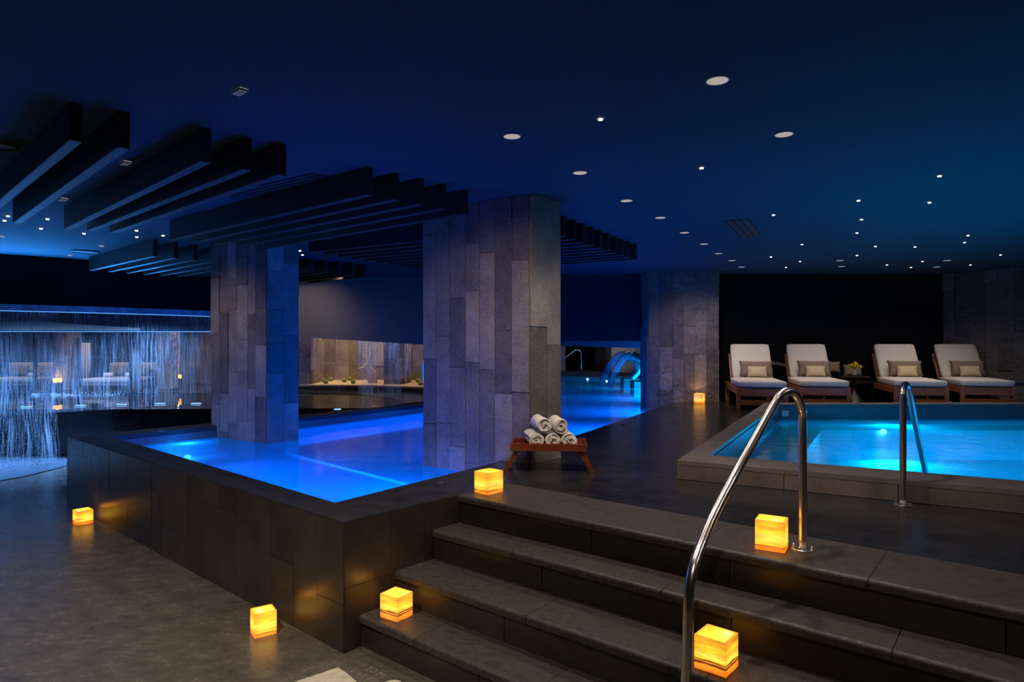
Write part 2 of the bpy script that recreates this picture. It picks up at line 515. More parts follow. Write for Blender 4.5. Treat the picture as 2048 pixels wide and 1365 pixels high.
M['vase'] = mat('pewter_vase', (0.42, 0.36, 0.32), 0.35, 0.4)
M['petal'] = mat('yellow_petal', (0.85, 0.58, 0.01), 0.6)
M['leaf'] = mat('green_stem', (0.06, 0.16, 0.03), 0.6)
M['frame_white'] = mat('pale_frame', (0.35, 0.33, 0.32), 0.5)
M['baffle'] = mat('white_baffle', (0.8, 0.75, 0.72), 0.5)
M['vent'] = mat('black_vent', (0.01, 0.01, 0.011), 0.6)
M['speaker'] = mat('speaker_mesh', (0.04, 0.045, 0.06), 0.7)
M['e_down'] = emit('downlight_glow', (1.0, 0.86, 0.78), 0.42)
M['e_grille'] = emit('grille_glow', (0.95, 0.92, 0.9), 1.1)
M['e_star'] = emit('star_glow', (1.0, 0.92, 0.86), 6.0)
M['e_spot'] = emit('spot_glow', (1.0, 0.85, 0.75), 14.0)
M['e_slot'] = emit('blue_slot_glow', (0.22, 0.52, 1.0), 1.5)
M['e_led'] = emit('led_strip_glow', (0.10, 0.38, 1.0), 1.1)
M['e_lamp'] = emit('underwater_lamp_glow', (0.35, 0.85, 1.0), 25.0)
M['e_lamp_blue'] = emit('blue_underwater_lamp_glow', (0.25, 0.6, 1.0), 5.0)
M['e_lantern'] = emit('flame_glow', (1.0, 0.42, 0.06), 3.0)
M['glass'] = water_mat('clear_jet', (0.75, 0.9, 1.0), 8, 0.4, body=((0.5, 0.7, 0.9), 0.35))
M['foam'] = mat('white_foam', (0.9, 0.93, 1.0), 0.3)
M['curtain_near'] = curtain_mat('falling_water', 0.72)
M['curtain_far'] = curtain_mat('falling_water_far', 0.42, 50, 1.0)

# ---------------------------------------------------------------- mesh helpers
def finish(name, bm, m, parent=None, smooth=False, loc=None, recalc=True):
    if recalc:
        bmesh.ops.recalc_face_normals(bm, faces=bm.faces[:])
    me = bpy.data.meshes.new(name)
    bm.to_mesh(me)
    bm.free()
    ms = m if isinstance(m, (list, tuple)) else [m]
    for k in ms:
        me.materials.append(k)
    if smooth:
        for p in me.polygons:
            p.use_smooth = True
    o = bpy.data.objects.new(name, me)
    COL.objects.link(o)
    if parent:
        o.parent = parent
    if loc is not None:
        o.location = loc
    return o


def tag(o, label=None, cat=None, group=None, kind=None):
    if label: o['label'] = label
    if cat: o['category'] = cat
    if group: o['group'] = group
    if kind: o['kind'] = kind
    return o


def empty(name, loc=(0, 0, 0), rz=0.0, label=None, cat=None, group=None):
    o = bpy.data.objects.new(name, None)
    o.empty_display_size = 0.1
    COL.objects.link(o)
    o.location = loc
    o.rotation_euler = (0, 0, rz)
    return tag(o, label, cat, group)


def copy_tree(o, parent=None):
    c = o.copy()
    COL.objects.link(c)
    if parent:
        c.parent = parent
    for ch in list(o.children):
        copy_tree(ch, c)
    return c


def box(bm, x0, x1, y0, y1, z0, z1, mx=None, bevel=0.0, seg=2):
    vs = [bm.verts.new((x, y, z)) for x in (x0, x1) for y in (y0, y1) for z in (z0, z1)]
    idx = [(0, 1, 3, 2), (4, 6, 7, 5), (0, 4, 5, 1), (2, 3, 7, 6), (0, 2, 6, 4), (1, 5, 7, 3)]
    fs = [bm.faces.new([vs[i] for i in q]) for q in idx]
    if bevel > 0:
        es = list({e for f in fs for e in f.edges})
        r = bmesh.ops.bevel(bm, geom=es, offset=bevel, segments=seg, affect='EDGES', profile=0.6)
        vs = list({v for f in r['faces'] for v in f.verts} | {v for v in vs if v.is_valid})
    if mx is not None:
        bmesh.ops.transform(bm, matrix=mx, verts=[v for v in vs if v.is_valid])
    return vs


def prism(bm, poly, z0, z1, holes=(), tone=None):
    """level slab between z0 and z1 with an outline and holes; z1 may be a function of (x, y)"""
    loops = [[Vector((p[0], p[1], 0)) for p in poly]] + [[Vector((p[0], p[1], 0)) for p in h] for h in holes]
    tris = tessellate_polygon(loops)
    flat = [p for l in loops for p in l]
    f0 = z0 if callable(z0) else (lambda x, y: z0)
    f1 = z1 if callable(z1) else (lambda x, y: z1)
    lo = [bm.verts.new((p.x, p.y, f0(p.x, p.y))) for p in flat]
    hi = [bm.verts.new((p.x, p.y, f1(p.x, p.y))) for p in flat]
    for t in tris:
        a, b, c = (t if not hasattr(t[0], 'x') else t)
        try:
            bm.faces.new((hi[a], hi[b], hi[c]))
            bm.faces.new((lo[c], lo[b], lo[a]))
        except ValueError:
            pass
    k = 0
    for l in loops:
        n = len(l)
        for i in range(n):
            a, b = k + i, k + (i + 1) % n
            bm.faces.new((lo[a], lo[b], hi[b], hi[a]))
        k += n


def strip_wall(bm, pts, thick, z0, z1, side=1):
    """vertical wall along a polyline, thickness to one side (+1: left of travel)"""
    P2 = [Vector(p) for p in pts]
    off = []
    for i, p in enumerate(P2):
        d = Vector((0, 0))
        if i > 0: d += (P2[i] - P2[i - 1]).normalized()
        if i < len(P2) - 1: d += (P2[i + 1] - P2[i]).normalized()
        d.normalize()
        off.append(p + Vector((-d.y, d.x)) * thick * side)
    for i in range(len(P2) - 1):
        q = [P2[i], P2[i + 1], off[i + 1], off[i]]
        za = [z0(*q_) if callable(z0) else z0 for q_ in q]
        zb = [z1(*q_) if callable(z1) else z1 for q_ in q]
        lo = [bm.verts.new((*q[k], za[k])) for k in range(4)]
        hi = [bm.verts.new((*q[k], zb[k])) for k in range(4)]
        bm.faces.new(hi); bm.faces.new(lo[::-1])
        for k in range(4):
            bm.faces.new((lo[k], lo[(k + 1) % 4], hi[(k + 1) % 4], hi[k]))


def tube(bm, pts, r, seg=16, closed_ends=True, flat=None):
    """swept tube along 3-D points; r number or list; flat=(a,b) elliptic section"""
    pts = [Vector(p) for p in pts]
    n = len(pts)
    tang = []
    for i in range(n):
        d = pts[min(i + 1, n - 1)] - pts[max(i - 1, 0)]
        tang.append(d.normalized())
    ref = Vector((0, 0, 1)) if abs(tang[0].z) < 0.9 else Vector((1, 0, 0))
    u = tang[0].cross(ref).normalized()
    rings = []
    for i in range(n):
        t = tang[i]
        u = (u - t * u.dot(t)).normalized()
        v = t.cross(u)
        rr = r[i] if isinstance(r, (list, tuple)) else r
        ring = []
        for k in range(seg):
            a = 2 * PI * k / seg
            fa, fb = flat if flat else (1, 1)
            ring.append(bm.verts.new(pts[i] + (u * math.cos(a) * fa + v * math.sin(a) * fb) * rr))
        rings.append(ring)
    for i in range(n - 1):
        for k in range(seg):
            bm.faces.new((rings[i][k], rings[i][(k + 1) % seg], rings[i + 1][(k + 1) % seg], rings[i + 1][k]))
    if closed_ends:
        bm.faces.new(rings[0][::-1]); bm.faces.new(rings[-1])
    return rings


def smooth_path(pts, n=8):
    """Catmull-Rom through points"""
    P_ = [Vector(p) for p in pts]
    out = []
    for i in range(len(P_) - 1):
        p0 = P_[max(i - 1, 0)]; p1 = P_[i]; p2 = P_[i + 1]; p3 = P_[min(i + 2, len(P_) - 1)]
        for k in range(n):
            t = k / n
            out.append(0.5 * ((2 * p1) + (p2 - p0) * t + (2 * p0 - 5 * p1 + 4 * p2 - p3) * t * t + (-p0 + 3 * p1 - 3 * p2 + p3) * t ** 3))
    out.append(P_[-1])
    return out


def fillet_path(pts, rad, n=8):
    """straight runs joined by circular bends"""
    P_ = [Vector(p) for p in pts]
    out = [P_[0]]
    for i in range(1, len(P_) - 1):
        a = (P_[i - 1] - P_[i]); b = (P_[i + 1] - P_[i])
        r = rad[i - 1] if isinstance(rad, (list, tuple)) else rad
        d = min(r, a.length * 0.49, b.length * 0.49)
        s = P_[i] + a.normalized() * d
        e = P_[i] + b.normalized() * d
        for k in range(n + 1):
            t = k / n
            out.append(s * (1 - t) ** 2 + P_[i] * 2 * t * (1 - t) + e * t ** 2)
    out.append(P_[-1])
    return out


def cyl(bm, c, r, z0, z1, seg=32, r1=None):
    r1 = r if r1 is None else r1
    a = [bm.verts.new((c[0] + r * math.cos(2 * PI * k / seg), c[1] + r * math.sin(2 * PI * k / seg), z0)) for k in range(seg)]
    b = [bm.verts.new((c[0] + r1 * math.cos(2 * PI * k / seg), c[1] + r1 * math.sin(2 * PI * k / seg), z1)) for k in range(seg)]
    for k in range(seg):
        bm.faces.new((a[k], a[(k + 1) % seg], b[(k + 1) % seg], b[k]))
    bm.faces.new(a[::-1]); bm.faces.new(b)


def lathe(bm, prof, seg=28, c=(0, 0)):
    rings = [[bm.verts.new((c[0] + r * math.cos(2 * PI * k / seg), c[1] + r * math.sin(2 * PI * k / seg), z)) for k in range(seg)] for r, z in prof]
    for i in range(len(rings) - 1):
        for k in range(seg):
            bm.faces.new((rings[i][k], rings[i][(k + 1) % seg], rings[i + 1][(k + 1) % seg], rings[i + 1][k]))
    bm.faces.new(rings[0][::-1]); bm.faces.new(rings[-1])


def clad(bm, p0, p1, z0, z1, w=0.17, hmin=0.3, hmax=1.1, out=0.018, rng=None, tones=(0.55, 1.38), gap=0.005, depth=0.03, wvar=0.12, lay=None):
    """upright stone blocks of random length on a vertical face running p0 -> p1, outward to the right of travel"""
    rng = rng or random
    p0 = Vector(p0); p1 = Vector(p1)
    u = (p1 - p0); L = u.length; u.normalize()
    nrm = Vector((u.y, -u.x))
    ns = max(1, round(L / w))
    cuts = [0.0]
    for i in range(1, ns):
        cuts.append(L * i / ns + rng.uniform(-wvar, wvar) * w)
    cuts.append(L)
    for i in range(ns):
        a, b = cuts[i] + gap / 2, cuts[i + 1] - gap / 2
        z = z0
        first = True
        while z < z1 - 1e-4:
            h = rng.uniform(hmin, hmax) * (rng.uniform(0.3, 1) if first else 1)
            first = False
            if z1 - (z + h) < hmin * 0.5:
                h = z1 - z
            zt = min(z + h, z1)
            d = rng.uniform(0.2, 1.0) * out
            q = [p0 + u * a - nrm * depth, p0 + u * b - nrm * depth, p0 + u * b + nrm * d, p0 + u * a + nrm * d]
            lo = [bm.verts.new((*v, z + gap / 2)) for v in q]
            hi = [bm.verts.new((*v, zt - gap / 2)) for v in q]
            fs = [bm.faces.new(hi), bm.faces.new(lo[::-1])]
            for k in range(4):
                fs.append(bm.faces.new((lo[k], lo[(k + 1) % 4], hi[(k + 1) % 4], hi[k])))
            t = rng.uniform(*tones)
            if rng.random() < 0.12:
                t *= 1.18
            for f in fs:
                for lp in f.loops:
                    lp[lay] = (t, t, t, 1)
            z = zt


def clad_box(name, corners, z0, z1, m, core_m, parent=None, **kw):
    """a pier: solid core plus cladding on each listed side (corners counter-clockwise seen from above)"""
    bm = bmesh.new()
    lay = bm.loops.layers.float_color.new('tone')
    n = len(corners)
    rng = random.Random(kw.pop('seed', 3))
    sides = kw.pop('sides', range(n))
    prism(bm, corners, z0, z1)
    for f in bm.faces:
        for lp in f.loops:
            lp[lay] = (0.45, 0.45, 0.45, 1)
    for i in sides:
        clad(bm, corners[i], corners[(i + 1) % n], z0, z1, rng=rng, lay=lay, **kw)
    return finish(name, bm, m, parent, recalc=True)


# ================================================================ SETTING
A0 = Vector((-0.757, 0.653))     # along the long pool's near-left wall, away from camera
B0 = Vector((0.666, 0.746))      # along the pool's length
C0 = P(688, 1046, DECK)          # near outer corner of the long pool
FL = P(136, 874, DECK)           # far-left outer corner
K0 = P(916, 990.8, DECK)         # where the top step meets the coping
N_in = P(670, 1006.6, DECK)
FL_in = P(221, 873.6, DECK)
E1 = P(983, 928, DECK)           # deck edge at the big column
E2 = P(1155.7, 870.6, DECK)
E3 = P(1357.8, 801.8, DECK)
G1 = P(597, 837, DECK)           # far coping, inner edge
G2 = P(847, 809.5, DECK)
G2o = P(846.5, 806.6, DECK)

# spa outline
S_Z = 0.832
S_out = [P(1354, 921, S_Z), P(2048, 982, S_Z)]
sd = (S_out[1] - S_out[0]).normalized()
S_out[1] = S_out[0] + sd * 4.2
S_out += [Vector((8.2, 9.04)), P(1530, 806, S_Z)]
S_in = [P(1417, 910.4, S_Z)]
S_in.append(S_in[0] + sd * 3.75)
S_in += [Vector((7.9, 8.80)), P(1557, 809, S_Z)]

# lower floor
bm = bmesh.new()
prism(bm, [(-15, -4), (12, -4), (12, 12), (-15, 20)], -0.1, 0.0)
tag(finish('floor', bm, M['floor']), kind='structure')

# upper deck (with the spa cut out of it)
NL = K0 + SDIR * 9.5
W1 = C0 + B0 * ((2.930 + 0.453 - C0.dot(NDIR)) / B0.dot(NDIR))
NL = W1 + SDIR * 9.5
deck_poly = [K0, W1, NL, (10.5, NL.y), (10.5, 12.0), (2.9, 12.0), (2.95, 11.0), E3, E2, E1]
mid = (K0 + E1) / 2
bm = bmesh.new()
prism(bm, deck_poly, DECK - 0.06, DECK, holes=[S_in])
tag(finish('floor_deck', bm, M['deck']), kind='structure')

# ceiling
bm = bmesh.new()
prism(bm, [(-15, -4), (12, -4), (12, 30), (-15, 30)], CEIL, CEIL + 0.1)
tag(finish('ceiling', bm, M['ceiling']), kind='structure')

# back wall behind the loungers and the bulkhead over the pool
BW = 10.95
bm = bmesh.new()
box(bm, 3.2, 10.5, BW, BW + 0.2, DECK, CEIL)
tag(finish('wall_back', bm, M['black']), kind='structure')
bm = bmesh.new()
prism(bm, [(-0.6, BW), (2.6, BW), (2.6, BW + 1.5), (-0.6, BW + 1.5)], lambda x, y: 1.70 - (y - BW) * (0.02 + 0.07 * (x + 0.6) / 3.2), CEIL)
tag(finish('wall_bulkhead_blue', bm, M['navy']), kind='structure')
# right hand stone wall
rng = random.Random(11)
bm = bmesh.new()
lay = bm.loops.layers.float_color.new('tone')
clad(bm, (7.40, 11.0), (9.6, 6.2), DECK, CEIL, w=0.22, hmin=0.4, hmax=1.3, out=0.05, rng=rng, tones=(0.45, 0.8), lay=lay)
strip = bmesh.new()
tag(finish('wall_right', bm, M['rough_stone']), kind='structure')
strip.free()
# room shell out of view
bm = bmesh.new()
box(bm, -15, -14.8, -4, 26, 0, CEIL)
tag(finish('wall_left', bm, M['black']), kind='structure')
bm = bmesh.new()
box(bm, -15, 12, -4.2, -4, 0, CEIL)
tag(finish('wall_near', bm, M['black']), kind='structure')
bm = bmesh.new()
box(bm, 11.8, 12, -4, 26, 0, CEIL)
tag(finish('wall_far_right', bm, M['black']), kind='structure')
bm = bmesh.new()
box(bm, -15, 12, 25, 25.2, 0, CEIL)
tag(finish('wall_far', bm, M['black']), kind='structure')

# grey bulkhead seen between the two big columns
bm = bmesh.new()
xa, xb = D(520, 0, 11.4).x, D(940, 0, 11.4).x
zg = lambda x, y: 1.777 - 0.137 * (x - D(596, 0, 11.4).x) / (D(845, 0, 11.4).x - D(596, 0, 11.4).x)
strip_wall(bm, [(xa, 11.35), (xb, 11.45)], 0.25, zg, CEIL, 1)
tag(finish('wall_bulkhead_grey', bm, M['grey_paint']), kind='structure')
# black ring bulkhead over the near cascade
RING = [(-9.6, 6.9), (-8.2, 7.65), (-6.8, 8.5), (-5.95, 9.15), (-5.35, 9.72), (-4.85, 10.35), (-4.5, 11.0)]
ringp = [Vector((p.x, p.y)) for p in smooth_path([(x, y, 0) for x, y in RING], 6)]
bm = bmesh.new()
strip_wall(bm, ringp, 0.3, 2.185, CEIL, 1)
tag(finish('wall_bulkhead_black', bm, M['black']), kind='structure')
bm = bmesh.new()
off = [p - Vector((-0.45, 0.85)).normalized() * 0.05 for p in ringp]
strip_wall(bm, off, 0.25, 2.10, 2.184, 1)
tag(finish('trim_1', bm, M['stone'] if False else mat('weir_stone', (0.50, 0.52, 0.55), 0.6, bump=(20, 0.6, 0.01), var=(5, 0.5, 1.4))), kind='structure')

bm = bmesh.new()
strip_wall(bm, [p + Vector((-0.45, 0.85)).normalized() * 0.004 for p in off], 0.03, 2.090, 2.0995, 1)
tag(finish('light_strip', bm, M['e_led']), 'thin blue light strip under the stone lintel of the black bulkhead', 'light strip')

# ================================================================ LONG RAISED POOL
pool = empty('raised_pool', (0, 0, 0), 0, 'long raised pool with dark slate sides and glowing blue water', 'pool')
# basin shell
inner = [N_in, E1, E2, E3, Vector((2.95, 11.0)), Vector((3.6, 13)), Vector((4.6, 16)), Vector((5.2, 20.4)),
         Vector((1.4, 21.6)), Vector((0.1, 16)), Vector((-0.55, 11.6)), G2, G1, FL_in]
inner = [Vector(p) for p in inner]
BASE = 0.35
bm = bmesh.new()
lo = [bm.verts.new((*p, BASE)) for p in inner]
hi = [bm.verts.new((*p, WATER + 0.004)) for p in inner]
for t in tessellate_polygon([[Vector((*p, 0)) for p in inner]]):
    bm.faces.new([lo[i] for i in t])
for i in range(len(inner)):
    j = (i + 1) % len(inner)
    bm.faces.new((lo[i], lo[j], hi[j], hi[i]))
# shallow ledge and step running inside the pool
sA = P(535, 905, WATER - 0.22); sB = P(835, 985, WATER - 0.22)
led = [FL_in + (N_in - FL_in) * 0.02 + Vector((0.02, 0.02)), N_in + Vector((0, 0.03)), (sB.x, sB.y), (sA.x, sA.y), (sA.x - 0.75, sA.y + 0.62)]
prism(bm, led, BASE, 0.40)
finish('basin', bm, M['pool_tile'], pool, recalc=False)
bm = bmesh.new()
sv = (sB - sA).normalized(); sn = Vector((-sv.y, sv.x))
prism(bm, [sA - sn * 0.05, sB - sn * 0.05, sB + sn * 0.07, sA + sn * 0.07], 0.38, 0.425)
prism(bm, [FL_in + Vector((0.25, 0.30)), Vector(FL_in) + B0 * 1.35 + Vector((0.12, -0.1)), Vector(FL_in) + B0 * 1.35 + Vector((0.20, -0.17)), FL_in + Vector((0.33, 0.23))], 0.38, 0.41)
finish('ledge_nosing', bm, M['pool_tile'], pool)
# tile band above the waterline
bm = bmesh.new()
strip_wall(bm, [N_in, E1, E2, E3, (2.95, 11.0)], 0.05, WATER - 0.02, DECK - 0.002, -1)
strip_wall(bm, [G2 + (G2 - G1) * 0.6, G1, FL_in], 0.05, WATER - 0.02, DECK - 0.002, -1)
strip_wall(bm, [FL_in, N_in], 0.05, WATER - 0.02, DECK - 0.002, -1)
finish('waterline_tiles', bm, M['tile_band'], pool)
# copings
bm = bmesh.new()
prism(bm, [C0, K0, E1, N_in], DECK - 0.05, DECK + 0.002)
prism(bm, [C0, N_in, FL_in, FL], DECK - 0.05, DECK + 0.002)
G1o = FL + (G2o - FL) * 0.62
ext = G2o + (G2o - FL).normalized() * 1.6
extin = G2 + (G2 - G1).normalized() * 1.6
prism(bm, [FL, FL_in, G1, G2, extin, ext, G2o], DECK - 0.05, DECK + 0.002)
finish('coping', bm, M['coping'], pool)
# outer walls with slate cladding
bm = bmesh.new()
lay = bm.loops.layers.float_color.new('tone')
rng = random.Random(5)
clad(bm, FL, C0, 0.0, DECK - 0.004, w=0.24, hmin=0.22, hmax=0.75, out=0.004, rng=rng, tones=(0.7, 1.25), lay=lay, gap=0.003)
clad(bm, C0, K0 + B0 * 0.05, 0.0, DECK - 0.004, w=0.27, hmin=0.5, hmax=0.9, out=0.004, rng=rng, tones=(0.8, 1.2), lay=lay, gap=0.003)
finish('slate_wall', bm, M['dark_clad'], pool)
bm = bmesh.new()
strip_wall(bm, [G2o, FL], 0.03, 0, DECK - 0.052, -1)
strip_wall(bm, [FL, C0, K0], 0.04, 0, DECK - 0.052, 1)
finish('back_wall', bm, M['coping'], pool)

# lamps in the pool
def pool_lamp(parent, loc, nrm, r, m, name='pool_lamp'):
    bm = bmesh.new()
    bmesh.ops.create_cone(bm, cap_ends=True, segments=24, radius1=r, radius2=r, depth=0.02)
    q = Vector(nrm).to_track_quat('Z', 'Y').to_matrix().to_4x4()
    bmesh.ops.transform(bm, matrix=Matrix.Translation(loc) @ q, verts=bm.verts[:])
    return finish(name, bm, m, parent)
lp = D(375, 916, P(375, 916, 0.41).y)
pool_lamp(pool, (lp.x, lp.y, 0.415), (0.2, -0.5, 1), 0.034, M['e_lamp_blue'])
point('pool_lamp_light', (lp.x + 0.02, lp.y - 0.04, 0.50), 5, (0.05, 0.35, 1.0), 0.02)

# water
bm = bmesh.new()
vs = [bm.verts.new((*p, WATER)) for p in inner]
for t in tessellate_polygon([[Vector((*p, 0)) for p in inner]]):
    bm.faces.new([vs[i] for i in t])
tag(finish('pool_water', bm, M['water'], recalc=True), 'clear blue water filling the long raised pool', 'water', kind='stuff')

# ================================================================ STEPS
bm = bmesh.new()
lay = bm.loops.layers.float_color.new('tone')
offs = [2.187, 2.430, 2.713, 2.930]
zs = [0.175, 0.35, 0.525, 0.70]
NB = (C0 - Vector((0, 0)))
def wall_x(noff):
    # point on the pool wall (C0 + t*B0) whose n coordinate equals noff
    t = (noff - C0.dot(NDIR)) / B0.dot(NDIR)
    return C0 + B0 * t
rng = random.Random(21)
steps = empty('stone_steps', (C0.x, C0.y, 0), 0, 'four wide dark slate steps rising to the deck beside the raised pool', 'steps')
def local(o):
    o.location = (0, 0, 0)
    o.parent = steps
    o.matrix_parent_inverse = Matrix.Translation(steps.location).inverted()
for k in range(4):
    a = wall_x(offs[k])
    nxt = offs[k + 1] if k < 3 else offs[k] + 0.47
    depth = nxt - offs[k] + (0.02 if k < 3 else 0)
    bm = bmesh.new()
    lay = bm.loops.layers.float_color.new('tone')
    x = 0.0
    first = [0.44, 0.95, 0.62, 0.78][k] if k < 3 else 0.62
    tw = 0.86
    cuts = [0.0, first]
    while cuts[-1] < 9.0:
        cuts.append(cuts[-1] + tw * rng.uniform(0.85, 1.1))
    zt = zs[k]
    dd = depth if k < 3 else 0.455
    for i in range(len(cuts) - 1):
        t = rng.uniform(0.85, 1.15)
        s0, s1 = cuts[i] + 0.0015, cuts[i + 1] - 0.0015
        # rounded nosing profile in (n, z)
        r = 0.018
        th = 0.04
        prof = [(0.0, zt - th)]
        for q in range(7):
            an = PI / 2 * q / 6
            prof.append((r - r * math.cos(an), zt - r + r * math.sin(an)))
        prof += [(dd, zt + (0.0012 if k == 3 else 0)), (dd, zt - th)]
        L = []; R = []
        for pn, pz in prof:
            b0 = a + SDIR * s0 + NDIR * pn
            if i == 0:
                b0 = wall_x(offs[k] + pn)
            b1 = a + SDIR * s1 + NDIR * pn
            L.append(bm.verts.new((*b0, pz))); R.append(bm.verts.new((*b1, pz)))
        n = len(prof)
        for q in range(n):
            bm.faces.new((L[q], R[q], R[(q + 1) % n], L[(q + 1) % n]))
        bm.faces.new(L[::-1]); bm.faces.new(R)
    local(finish('tread', bm, M['tread']))
    # riser
    bm = bmesh.new()
    lay = bm.loops.layers.float_color.new('tone')
    ra = a + NDIR * 0.016
    clad(bm, (ra.x, ra.y), tuple(ra + SDIR * 9.0), (zs[k - 1] if k else 0), zt - 0.041, w=0.9, hmin=0.5, hmax=0.6, out=0.002, rng=rng, tones=(0.75, 1.1), lay=lay, depth=0.03)
    local(finish('riser', bm, M['dark_clad']))

# ================================================================ SPA POOL
spa = empty('spa_pool', (0, 0, 0), 0, 'square turquoise spa pool with pale stone curb on the deck', 'pool')
bm = bmesh.new()
prism(bm, S_out, S_Z - 0.03, S_Z, holes=[S_in])
# slight joints: coping cut as one piece
finish('coping', bm, M['spa_stone'], spa)
bm = bmesh.new()
lay = bm.loops.layers.float_color.new('tone')
strip_wall(bm, [S_out[3] + Vector((0.1, 0)), S_out[0] + Vector((0.03, 0.05)), S_out[1] + Vector((0, 0.06))], 0.03, DECK - 0.02, S_Z - 0.03, 1)
for f in bm.faces:
    for lp_ in f.loops: lp_[lay] = (0.6, 0.6, 0.6, 1)
clad(bm, S_out[3], S_out[0], DECK, S_Z - 0.031, w=0.9, hmin=0.5, hmax=0.9, out=0.002, rng=rng, lay=lay, tones=(0.9, 1.1))
clad(bm, S_out[0], S_out[1], DECK, S_Z - 0.031, w=0.72, hmin=0.5, hmax=0.9, out=0.002, rng=rng, lay=lay, tones=(0.9, 1.1))
finish('curb', bm, stone_mat('spa_curb_stone', (0.17, 0.135, 0.115), 0.5, 70, 0.2, 0.003, 0.05), spa)
S_W = 0.625
bm = bmesh.new()
SB = 0.15
lo = [bm.verts.new((*p, SB)) for p in S_in]
hi = [bm.verts.new((*p, S_Z - 0.031)) for p in S_in]
bm.faces.new(lo)
for i in range(4):
    j = (i + 1) % 4
    bm.faces.new((lo[i], lo[j], hi[j], hi[i]))
# bench round the walls
bi = [S_in[0] + Vector((0.62, 0.25)), S_in[1] + Vector((-0.6, 0.5)), Vector((7.3, 8.3)), P(1642, 860, 0.54)]
prism(bm, S_in, SB, 0.53, holes=[bi])
finish('basin', bm, M['spa_tile'], spa, recalc=False)
bm = bmesh.new()
strip_wall(bm, [S_in[3], S_in[2]], 0.012, S_W - 0.02, S_Z - 0.031, -1)
strip_wall(bm, [S_in[0], S_in[3]], 0.012, S_W - 0.02, S_Z - 0.031, -1)
finish('waterline_tiles', bm, M['tile_band'], spa)
# inlet plate on the far wall
c = D(1571, 828, 8.70)
bm = bmesh.new()
box(bm, c.x - 0.045, c.x + 0.045, 8.70, 8.725, c.z - 0.04, c.z + 0.04, bevel=0.004)
box(bm, c.x - 0.03, c.x + 0.03, 8.693, 8.702, c.z - 0.028, c.z + 0.028)
tag(finish('inlet_plate', bm, M['baffle'], spa), 'square white inlet plate')
lpos = D(1767, 864, 8.27)
pool_lamp(spa, lpos, (0, -1, 0.1), 0.034, M['e_lamp'])
area('spa_lamp_light', (lpos.x, lpos.y - 0.03, lpos.z - 0.02), (lpos.x, lpos.y - 1.0, lpos.z - 0.35), 0.08, 60, (0.0, 0.55, 1.0), 0.05)
bm = bmesh.new()
vs = [bm.verts.new((*p, S_W)) for p in S_in]
bm.faces.new(vs)
tag(finish('spa_water', bm, M['spa_water']), 'turquoise water in the raised spa pool', 'water', kind='stuff')

# ================================================================ COLUMNS
def pier(name, c, ua, wa, ub, wb, z0, z1, m, label, seed, sides=(0, 1, 2, 3), **kw):
    """pier with near corner c, one face along ua, one along ub"""
    c = Vector(c); ua = Vector(ua).normalized(); ub = Vector(ub).normalized()
    cs = [c + ua * wa, c, c + ub * wb, c + ua * wa + ub * wb]
    o = clad_box(name, cs, z0, z1, m, None, seed=seed, sides=sides, **kw)
    return tag(o, label, 'column')

mc = Vector((0.140, 5.10))
pier('stone_column', mc, (-0.84, 0.54), 1.10, B0, 0.40, 0.02, CEIL, M['stone'], 'big travertine column standing at the pool edge behind the towel stand', 4, w=0.168, hmin=0.35, hmax=1.15, out=0.014)
c1 = P(534, 888, WATER)
col1 = pier('stone_column', c1, (-0.84, 0.54), 1.02, B0, 0.37, 0.02, CEIL, M['stone'], 'stone column in the left part of the pool with a deep blue side', 9, w=0.168, hmin=0.3, hmax=1.0, out=0.016)
pier('stone_column', (2.231, 10.50), (-0.0001, 1), 0.53, (1, 0), 1.15, 0.02, CEIL, M['rough_stone'], 'rough split-face column at the far pool edge with a lantern at its foot', 2, w=0.185, hmin=0.3, hmax=0.9, out=0.022)

# ================================================================ CEILING FINS
ZB = 2.66
def fin(near, far, th, label, group, name='ceiling_beam', zb=ZB):
    near = Vector(near); far = Vector(far)
    d = far - near
    bm = bmesh.new()
    box(bm, 0, d.length, -th / 2, th / 2, zb - CEIL, 0, bevel=0.004, seg=1)
    o = finish(name, bm, M['fin'], loc=(near.x, near.y, CEIL))
    o.rotation_euler = (0, 0, math.atan2(d.y, d.x))
    return tag(o, label, 'beam', group)

setA = [((-2.157, 3.17), (-4.9, 5.75)), ((-1.99, 3.285), (-4.14, 5.35)), ((-1.69, 3.54), (-3.91, 5.63)), ((-1.53, 3.70), (-3.76, 5.71)), ((-1.37, 3.82), (-3.62, 5.81))]
namesA = ['dark ceiling beam cut off by the left edge of the picture, nearest of all', 'dark ceiling beam second in from the left, beside the small grille light',
          'dark ceiling beam with an orange glow on its side, left group', 'dark ceiling beam fourth of the five in the near left group', 'dark ceiling beam rightmost of the five in the near left group']
for (n_, f_), lb in zip(setA, namesA):
    fin(n_, f_, 0.055, lb, 'near left ceiling beams')
setB = [((-0.96, 4.325), (-3.29, 6.205)), ((-0.808, 4.476), (-3.15, 6.36)), ((-0.653, 4.62), (-3.0, 6.50)), ((-0.507, 4.775), (-2.85, 6.66)), ((-0.356, 4.96), (-2.70, 6.84))]
ordn = ['nearest', 'second nearest', 'middle', 'fourth nearest', 'farthest']
for (n_, f_), w_ in zip(setB, ordn):
    fin(n_, f_, 0.055, 'dark ceiling beam above the left column, %s of the five there' % w_, 'ceiling beams between the two big columns')
for i in range(-3, 9):
    e = Vector((0.606, 6.158)) + Vector((0.11, 0.186)) * i
    fin(e, e + Vector((-2.5, 1.45)), 0.05, 'dark ceiling beam in the row that runs behind the big column', 'ceiling beams behind the big column')
